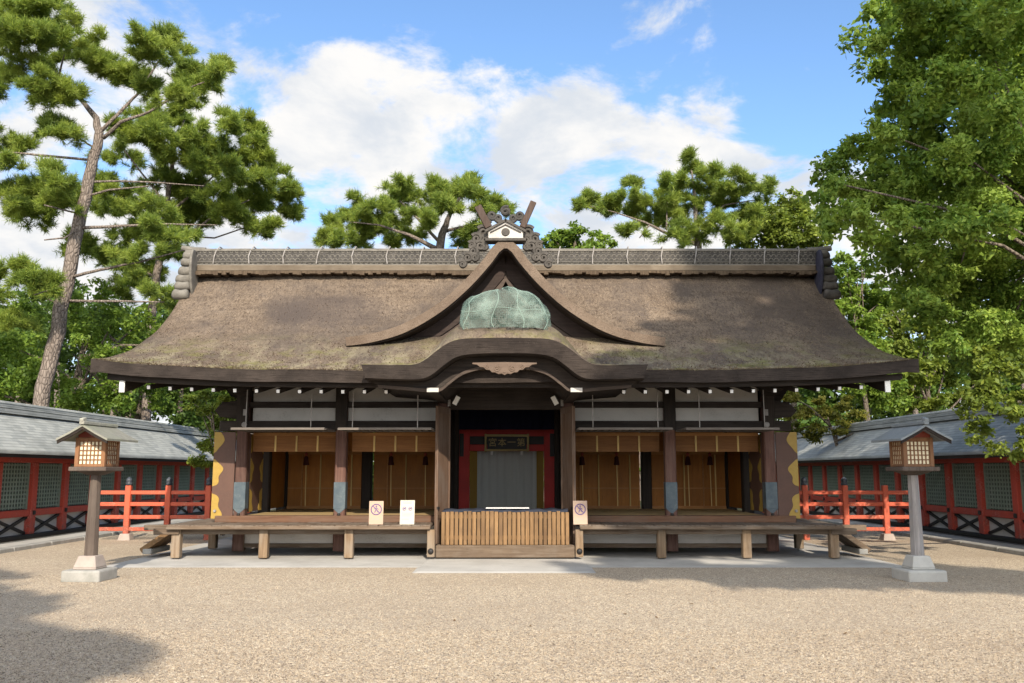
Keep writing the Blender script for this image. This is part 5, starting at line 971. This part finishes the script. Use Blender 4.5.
# ================================================================== ROOFED SIDE WALLS
GREENK = paint('dull_green_backing', (0.085, 0.105, 0.082), (0.065, 0.085, 0.066), (0.12, 0.14, 0.11), 0.5)
def corridor(s, lab):
    t = thing('roofed_wall', (s * 11.9, 24, 0), lab, 'shrine wall'); XW = 11.45; Y0, Y1 = 12.0, 41.0; X = lambda v: s * v
    def sl(xa, za, xb, zb, th): # sloping roof slab
        m = MB(); m.hexa([(X(xa), Y0, za - th), (X(xb), Y0, zb - th), (X(xb), Y1, zb - th), (X(xa), Y1, za - th), (X(xa), Y0, za), (X(xb), Y0, zb), (X(xb), Y1, zb), (X(xa), Y1, za)]); return m
    rf = sl(10.72, 2.05, 11.98, 3.02, 0.07); rf = rf.build('roof', SHING, t); fix_normals(rf)
    r2 = sl(13.20, 2.05, 11.98, 3.02, 0.07).build('roof', SHING, t); fix_normals(r2)
    m = MB(); m.box(X(11.80), X(12.16), Y0, Y1, 2.96, 3.07); m.box(X(11.86), X(12.10), Y0, Y1, 3.09, 3.16); m.tube([(X(11.98), Y0, 3.20), (X(11.98), Y1, 3.20)], 0.06, 8); m.build('ridge_cap', SHING, rf)
    m = MB(); m.box(X(10.745), X(10.80), Y0, Y1, 1.90, 2.02); m.build('eave_edge', DARKY, rf)
    m = MB(); y = Y0 + 0.1
    while y < Y1: m.bar((X(10.80), y, 1.965), (X(11.95), y, 2.86), 0.06, 0.07); y += 0.31
    o = m.build('rafters', DARKY, t); o['kind'] = 'stuff'
    m = MB(); m.box(X(XW - 0.11), X(XW + 0.11), Y0, Y1, 1.80, 1.96); m.build('top_beam', RED, t, bevel=0.01)
    m = MB(); m.box(X(XW - 0.09), X(XW + 0.09), Y0, Y1, 0.54, 0.70); m.build('middle_beam', RED, t, bevel=0.01)
    m = MB(); m.box(X(XW - 0.13), X(XW + 0.13), Y0, Y1, 0.02, 0.12); m.build('ground_sill', BLACK, t, bevel=0.01)
    m = MB(); m.box(X(XW + 0.75), X(XW + 0.79), Y0, Y1, 0.05, 2.5); m.build('rear_boarding', GREEND, t)
    m = MB(); m.box(X(XW - 0.02), X(XW + 0.5), Y0, Y1, 2.30, 2.32); m.build('upper_boarding', RED, t)
    n = 18; st_ = (Y1 - Y0) / n * 0.96
    lat = None; brc = None
    for k in range(n + 1):
        y = 12.6 + k * 1.55
        if y > Y1: break
        m = MB(); m.box(X(XW - 0.125), X(XW + 0.125), y - 0.115, y + 0.115, 0.12, 1.80); m.build('post', RED, t, bevel=0.015)
        m = MB(); m.box(X(XW - 0.16), X(XW - 0.126), y - 0.05, y + 0.05, 0.57, 0.67); m.build('nail_cover', BLACK, t, bevel=0.01)
        m = MB(); m.prismx([(y - 0.30, 1.965), (y + 0.30, 1.965), (y + 0.22, 2.03), (y + 0.08, 2.06), (y - 0.08, 2.06), (y - 0.22, 2.03)], X(XW - 0.09), X(XW + 0.09)); fix_normals(m.build('bracket', REDO, t))
        ya, yb = y + 0.115, y + 1.435
        if yb > Y1: break
        m = MB()
        for q in range(11): yy = ya + 0.04 + (yb - ya - 0.08) * q / 10; m.box(X(XW - 0.022), X(XW - 0.008), yy - 0.016, yy + 0.016, 0.72, 1.78)
        for q in range(11): zz = 0.76 + 0.98 * q / 10; m.box(X(XW - 0.007), X(XW + 0.006), ya, yb, zz - 0.020, zz + 0.020)
        m.box(X(XW - 0.03), X(XW + 0.03), ya, ya + 0.04, 0.70, 1.80); m.box(X(XW - 0.03), X(XW + 0.03), yb - 0.04, yb, 0.70, 1.80)
        lp = m.build('lattice_panel', GREENB, t)
        m = MB(); m.box(X(XW + 0.03), X(XW + 0.04), ya, yb, 0.70, 1.80); m.build('lattice_backing', GREENK, lp)
        m = MB(); m.box(X(XW + 0.02), X(XW + 0.05), ya, yb, 0.12, 0.54); pl = m.build('plaster_panel', WHITE, t)
        m = MB(); m.bar((X(XW - 0.02), ya, 0.14), (X(XW - 0.02), yb, 0.52), 0.05, 0.065); m.bar((X(XW + 0.0), ya, 0.52), (X(XW + 0.0), yb, 0.14), 0.05, 0.065); m.build('cross_brace', BLACK, pl)
    return t
corridor(-1, 'long vermilion lattice wall under a grey shingled roof on the left side'); corridor(1, 'long vermilion lattice wall under a grey shingled roof on the right side')

# ================================================================== LANTERNS
def lantern(loc, s, lab, roofm, postm):
    t = thing('wooden_lantern', (0, 0, 0), lab, 'lantern', 'wooden lanterns before the hall')
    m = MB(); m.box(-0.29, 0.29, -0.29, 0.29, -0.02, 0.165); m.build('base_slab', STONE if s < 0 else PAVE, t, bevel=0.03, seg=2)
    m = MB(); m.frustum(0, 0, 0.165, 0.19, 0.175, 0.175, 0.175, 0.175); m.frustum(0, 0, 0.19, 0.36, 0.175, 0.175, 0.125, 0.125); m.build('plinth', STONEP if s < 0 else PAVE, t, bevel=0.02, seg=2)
    m = MB(); m.tube([(0, 0, 0.36), (0, 0, 1.62)], [0.10, 0.076], 8); po = m.build('post', postm, t)
    m = MB(); m.frustum(0, 0, 1.54, 1.60, 0.08, 0.08, 0.21, 0.21); m.build('bracket', LANP, t, bevel=0.008)
    m = MB(); m.box(-0.285, 0.285, -0.285, 0.285, 1.60, 1.665); m.build('platform', LANP, t, bevel=0.01)
    lb = MB(); a = 0.20
    for x in (-a, a):
        for y in (-a, a): lb.box(x - 0.03, x + 0.03, y - 0.03, y + 0.03, 1.665, 2.10)
    lb.box(-a, a, -a - 0.025, -a + 0.025, 1.665, 1.70); lb.box(-a, a, a - 0.025, a + 0.025, 1.665, 1.70); lb.box(-a - 0.025, -a + 0.025, -a, a, 1.667, 1.702); lb.box(a - 0.025, a + 0.025, -a, a, 1.667, 1.702)
    for q in ((-a, a, -a - 0.025, -a + 0.025), (-a, a, a - 0.025, a + 0.025), (-a - 0.025, -a + 0.025, -a, a), (a - 0.025, a + 0.025, -a, a)): lb.box(q[0], q[1], q[2], q[3], 2.045, 2.10)
    fr = lb.build('lamp_frame', LANW, t, bevel=0.004)
    for side in range(4):
        m = MB(); m.box(-0.172, 0.172, -a - 0.002, -a + 0.006, 1.70, 2.045); g_ = MB()
        for k in range(7): x = -0.172 + 0.344 * k / 6; g_.box(x - 0.008, x + 0.008, -a - 0.016, -a - 0.003, 1.70, 2.045)
        for k in range(6): z = 1.70 + 0.345 * k / 5; g_.box(-0.172, 0.172, -a - 0.014, -a - 0.0035, z - 0.008, z + 0.008)
        rot = Matrix.Rotation(side * math.pi / 2, 3, 'Z'); m.v = [tuple(rot @ Vector(p)) for p in m.v]; g_.v = [tuple(rot @ Vector(p)) for p in g_.v]
        pp = m.build('paper_pane', LPAPER, t); g_.build('pane_grid', LANW, pp)
    rf = MB()
    rp = [(-0.385, 2.075), (-0.19, 2.175), (0, 2.285), (0.19, 2.175), (0.385, 2.075)]
    rf.band(rp, [(x, z - 0.032) for x, z in rp], -0.50, 0.50); ro = rf.build('roof', roofm, t)
    m = MB(); m.bar((0, -0.53, 2.305), (0, 0.53, 2.305), 0.075, 0.05); m.bar((0, -0.54, 2.335), (0, -0.44, 2.36), 0.06, 0.06); m.build('ridge_cap', roofm, ro, bevel=0.008)
    m = MB(); m.prism([(-0.2, 2.10), (0.2, 2.10), (0.2, 2.14), (0, 2.245), (-0.2, 2.14)], -0.215, 0.215); m.build('gable_board', paint('lantern_gable_red', (0.22, 0.045, 0.025), (0.17, 0.035, 0.02), (0.12, 0.05, 0.03), 0.4), t)
    bp = [(0, 2.258), (0.19, 2.145), (0.375, 2.05)]
    m = MB()
    for e in (-1, 1): m.band([(e * x, z - 0.002) for x, z in bp], [(e * x, z - 0.05) for x, z in bp], -0.485, -0.455)
    m.build('bargeboard', DARKX, ro)
    t.location = loc; t.rotation_euler = (0, 0, R(2.5 * s)); return t
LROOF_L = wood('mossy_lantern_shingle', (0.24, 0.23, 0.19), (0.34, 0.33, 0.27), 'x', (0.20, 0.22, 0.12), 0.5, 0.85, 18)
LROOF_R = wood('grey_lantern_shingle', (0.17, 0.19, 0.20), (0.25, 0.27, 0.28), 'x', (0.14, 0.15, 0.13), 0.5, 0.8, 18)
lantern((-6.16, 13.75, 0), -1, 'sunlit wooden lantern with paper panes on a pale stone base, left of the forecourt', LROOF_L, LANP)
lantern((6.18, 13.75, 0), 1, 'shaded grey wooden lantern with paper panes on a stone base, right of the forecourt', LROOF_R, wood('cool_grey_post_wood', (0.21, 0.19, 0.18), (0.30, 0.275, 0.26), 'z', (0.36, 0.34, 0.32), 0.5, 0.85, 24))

# ================================================================== TREES
def tree(name, base, crowns, trunk_mat, lab, cat='tree', paths=None, ground=True):
    t = thing(name, base, lab, cat)
    limbs(paths, ground).build('trunk', trunk_mat, t, smooth=True)
    for fn in crowns: fn(t)
    return t
def fill(C, seed, k=0.75):     # a second, looser layer of clumps between the measured ones
    r_ = random.Random(seed); return C + [(x + r_.uniform(-.9, .9) * r * 1.3, y + r_.uniform(-1, 1), z + r_.uniform(-.8, .7) * r, r * r_.uniform(0.45, 0.85) * k / 0.75) for x, y, z, r in C]
def base_of(L): p = Vector(L[0][0][:3]); q = Vector(L[0][1][:3]); d = (p - q); d = d / abs(d.z); return p + d * p.z
b = base_of(PINE_A_L); tree('pine_tree', b, [lambda t: pine_crown('crown', fill(PINE_A, 1), 3.4, 0.17, 0.0085, PINEL, t, 11, 8, 0.24)], PTRUNK, 'tall leaning red barked pine with layered needle pads, rising behind the left wall', paths=PINE_A_L)
b = base_of(PINE_B_L); tree('pine_tree', b, [lambda t: pine_crown('crown', fill(fill(PINE_B, 2), 8, 0.9), 2.4, 0.20, 0.0110, PINED, t, 12, 8, 0.30)], PTRUNK, 'darker bushy pine standing behind the tall leaning pine, next to the hall roof', paths=PINE_B_L)
b = base_of(BARE_L); tree('young_tree', b, [lambda t: leaf_crown('crown', BARE_C, 114, 0.17, BROADD, t, 13)], PTRUNK, 'slim straight trunk between the dark pine and the left end of the hall roof', paths=BARE_L)
tree('broadleaf_tree', (-15.2, 30, 0), [lambda t: leaf_crown('crown', LEFT_BROAD, 159, 0.15, BROADL, t, 14)], BTRUNK, 'fresh green broadleaf tree low behind the foot of the leaning pine', paths=auto_tree((-15.2, 30, 0), LEFT_BROAD, 0.2))
tree('broadleaf_tree', (-15.5, 36, 0), [lambda t: leaf_crown('crown', LEFT_BROAD2, 91, 0.19, BROADD, t, 15)], BTRUNK, 'deep green spreading tree in shade behind the left wall, below the pines', paths=auto_tree((-15.5, 36, 0), LEFT_BROAD2, 0.25))
tree('small_tree', (-7.15, 23.1, 0), [lambda t: leaf_crown('crown', SHRUB, 700, 0.085, BROADY, t, 16)], BTRUNK, 'small yellow green tree squeezed between the left wall and the painted door leaf', paths=auto_tree((-7.15, 23.1, 0), SHRUB, 0.06, 2, 0.015))
b = base_of(PINE_C_L); tree('pine_tree', b, [lambda t: pine_crown('crown', fill(PINE_C, 3), 3.0, 0.22, 0.0120, PINEL, t, 17, 8, 0.30)], PTRUNK, 'wide pine crown rising over the ridge left of the gable ornament', paths=PINE_C_L)
tree('broadleaf_tree', (3.3, 45, 0), [lambda t: leaf_crown('crown', DOME, 150, 0.22, BROADL, t, 18)], BTRUNK, 'rounded bright green treetop just right of the gable ornament', paths=auto_tree((3.3, 45, 0), DOME, 0.3))
b = base_of(PINE_D_L); tree('pine_tree', b, [lambda t: pine_crown('crown', fill(PINE_D, 4, 0.6), 3.0, 0.21, 0.0115, PINEL, t, 19, 8, 0.29)], PTRUNK, 'ragged pine with upright shoots rising over the right half of the ridge', paths=PINE_D_L)
tree('broadleaf_tree', (12.2, 39, 0), [lambda t: leaf_crown('crown', [(x, y, z, r * 1.3) for x, y, z, r in BROAD_E], 170, 0.19, BROADY, t, 20)], BTRUNK, 'olive green treetop between the ragged pine and the right end of the ridge', paths=auto_tree((12.2, 39, 0), BROAD_E, 0.2, 2, 0.03))
tree('broadleaf_tree', (12.9, 32, 0), [lambda t: leaf_crown('crown', [(x, y, z, r * 1.3) for x, y, z, r in PINE_E], 240, 0.16, BROADL, t, 21)], BTRUNK, 'slender light green tree beside the right end of the hall roof', paths=auto_tree((12.9, 32, 0), PINE_E, 0.14, 2, 0.025))
tree('broadleaf_tree', (16.6, 35, 0), [lambda t: leaf_crown('crown', BROAD_F, 190, 0.19, BROADY, t, 22)], BTRUNK, 'yellow green tree behind the right wall, half hidden by the large tree', paths=auto_tree((16.6, 35, 0), BROAD_F, 0.16, 2, 0.03))
tree('broadleaf_tree', (11.9, 30.9, 0), [lambda t: leaf_crown('crown', BUSH_G, 420, 0.13, BROADR, t, 23)], BTRUNK, 'low russet green tree seen under the right eave of the hall', paths=auto_tree((11.9, 30.9, 0), BUSH_G, 0.12, 2, 0.03))
extra = [(11.5, 15, 6, 1.3), (12.5, 17.5, 5, 1.4), (13.5, 15.5, 7.5, 1.5), (15, 17, 6, 1.5), (12.5, 14.5, 9.5, 1.4), (14.5, 18.5, 9, 1.5), (12, 18, 11.2, 1.4), (16, 15.5, 8.5, 1.4), (14, 16.5, 11.5, 1.5)]
def big(t):
    leaf_crown('crown', BIG, 1000, 0.088, BIGL, t, 24, 0.9, 0.42); leaf_crown('crown', [(x + 0.3 + 0.1 * r, y + 1.5, z + 0.25, r * 1.5) for x, y, z, r in BIG], 150, 0.15, BROADL, t, 27, 0.9, 0.42); leaf_crown('crown', extra, 119, 0.15, BROADL, t, 25); leaf_crown('low_branch', BIGLOW, 510, 0.10, BROADY, t, 26)
bigp = auto_tree((14.2, 16.5, 0), BIG + extra, 0.36, 4, 0.03) + [[(13.6, 16.3, 2.6, 0.13), (11.8, 15.9, 3.2, 0.09), (9.6, 15.6, 3.0, 0.05), (8.6, 15.5, 2.7, 0.02)]]
tree('large_tree', (14.2, 16.5, 0), [big], BTRUNK, 'huge leafy tree overhanging the right wall and filling the right edge', paths=bigp)
# thin trunks behind the right wall
for k, (x, y, h, dx) in enumerate(((14.6, 37.5, 7.5, 0.5), (15.5, 38.2, 8, -0.4), (16.3, 37.2, 7, 0.3))):
    t = thing('young_tree', (x, y, 0), ('thin leaning sapling nearest the eave tip behind the right wall', 'thin straight sapling between two others behind the right wall', 'thin sapling closest to the large tree behind the right wall')[k], 'tree', 'saplings behind the right wall')
    limbs([[(x, y, 0.3, 0.09), (x + dx * 0.5, y, h * 0.5, 0.07), (x + dx, y, h, 0.03)]]).build('trunk', PTRUNK, t)
    leaf_crown('crown', [(x + dx * (0.5 + q * 0.1) + random.uniform(-.6, .6), y + random.uniform(-.4, .4), h * (0.5 + 0.11 * q), 0.55) for q in range(5)], 18, 0.18, BROADY, t, 60 + k)
# far wood that closes the view
rw_ = random.Random(3); cl = []
for k in range(150):
    x = rw_.uniform(-44, 44); y = rw_.uniform(46, 58); hmax = 11.5 if x < -4 else (10.5 if x < 10 else 8.8)
    for q in range(3): cl.append((x + rw_.uniform(-1.5, 1.5), y + rw_.uniform(-1, 1), rw_.uniform(0.8, hmax), rw_.uniform(1.0, 1.9)))
fw = leaf_crown('far_wood', cl, 17, 0.42, BROADD, None, 40); tag(fw, 'dense dark green wood far behind the hall and walls', 'wood', kind='stuff')
tr = MB()
for k in range(60):
    x = rw_.uniform(-40, 40); y = rw_.uniform(44, 56); tr.tube([(x, y, -0.1), (x + rw_.uniform(-.6, .6), y, 7)], [0.22, 0.12], 7)
o = tr.build('far_trunks', PTRUNK); tag(o, 'trunks standing in the dark wood behind the hall', 'wood', kind='stuff')
# two trees behind the viewer whose shadows cross the forecourt and the right half of the hall
def back(p, D): return (p[0] + sdir.x * D / math.hypot(sdir.x, sdir.y), p[1] + sdir.y * D / math.hypot(sdir.x, sdir.y), p[2] + sdir.z * D / math.hypot(sdir.x, sdir.y))
rs = random.Random(9); A = []
def shade(x, y, z, r, D): A.append((*back((x, y, z), D + rs.uniform(-1.5, 1.5)), r))
for x in np.arange(2.0, 5.7, 0.7):
    for z in (0.7, 1.5, 2.3, 3.1): shade(x + rs.uniform(-.2, .2), 17.2, z, 0.7, 25)
for x in np.arange(3.9, 7.6, 0.8):
    for y, z in ((16, 3.5), (17, 3.9), (18, 4.4), (18.8, 5.0), (19.5, 5.6), (19.9, 6.4)): shade(x + rs.uniform(-.3, .3) + (0.5 if y > 18 else 0), y, z, 0.68, 26)
for x in np.arange(1.6, 10.5, 0.75): shade(x, 15.6 - 0.20 * (x - 1.6) + rs.uniform(-.3, .3), 0, 0.75, 23.5); shade(x + 0.3, 14.7 - 0.20 * (x - 1.6) + rs.uniform(-.3, .3), 0, 0.68, 23)
for x in np.arange(3.6, 11.0, 0.8): shade(x, 13.9 - 0.16 * (x - 3.6) + rs.uniform(-.25, .25), 0, 0.62, 22.5)
for z in (0.6, 1.2, 1.8, 2.3): shade(6.2, 13.7, z, 0.6, 22.5)
ta = thing('shade_tree', (15.5, -9, 0), 'tall tree behind the viewer that shades the right half of the hall', 'tree')
limbs(auto_tree((15.5, -9, 0), A, 0.4, 9, 0.07)).build('trunk', BTRUNK, ta, smooth=True); leaf_crown('crown', A, 95, 0.30, BROADD, ta, 70)
B_ = []
for k in range(95):
    t_ = rs.random() * 1.12; x = -2.3 - 5.4 * t_; y = 7.2 + 6.9 * t_; dn = rs.uniform(0.45, 4.6); B_.append((*back((x - dn * 0.75, y - dn * 0.62, 0), 21 + rs.uniform(-1.5, 1.5)), 0.62))
tb = thing('shade_tree', (-3.0, -11.5, 0), 'broad tree behind the viewer that shades the near left corner of the gravel', 'tree')
limbs(auto_tree((-3.0, -11.5, 0), B_, 0.35, 6, 0.07)).build('trunk', BTRUNK, tb, smooth=True); leaf_crown('crown', B_, 130, 0.26, BROADD, tb, 71)
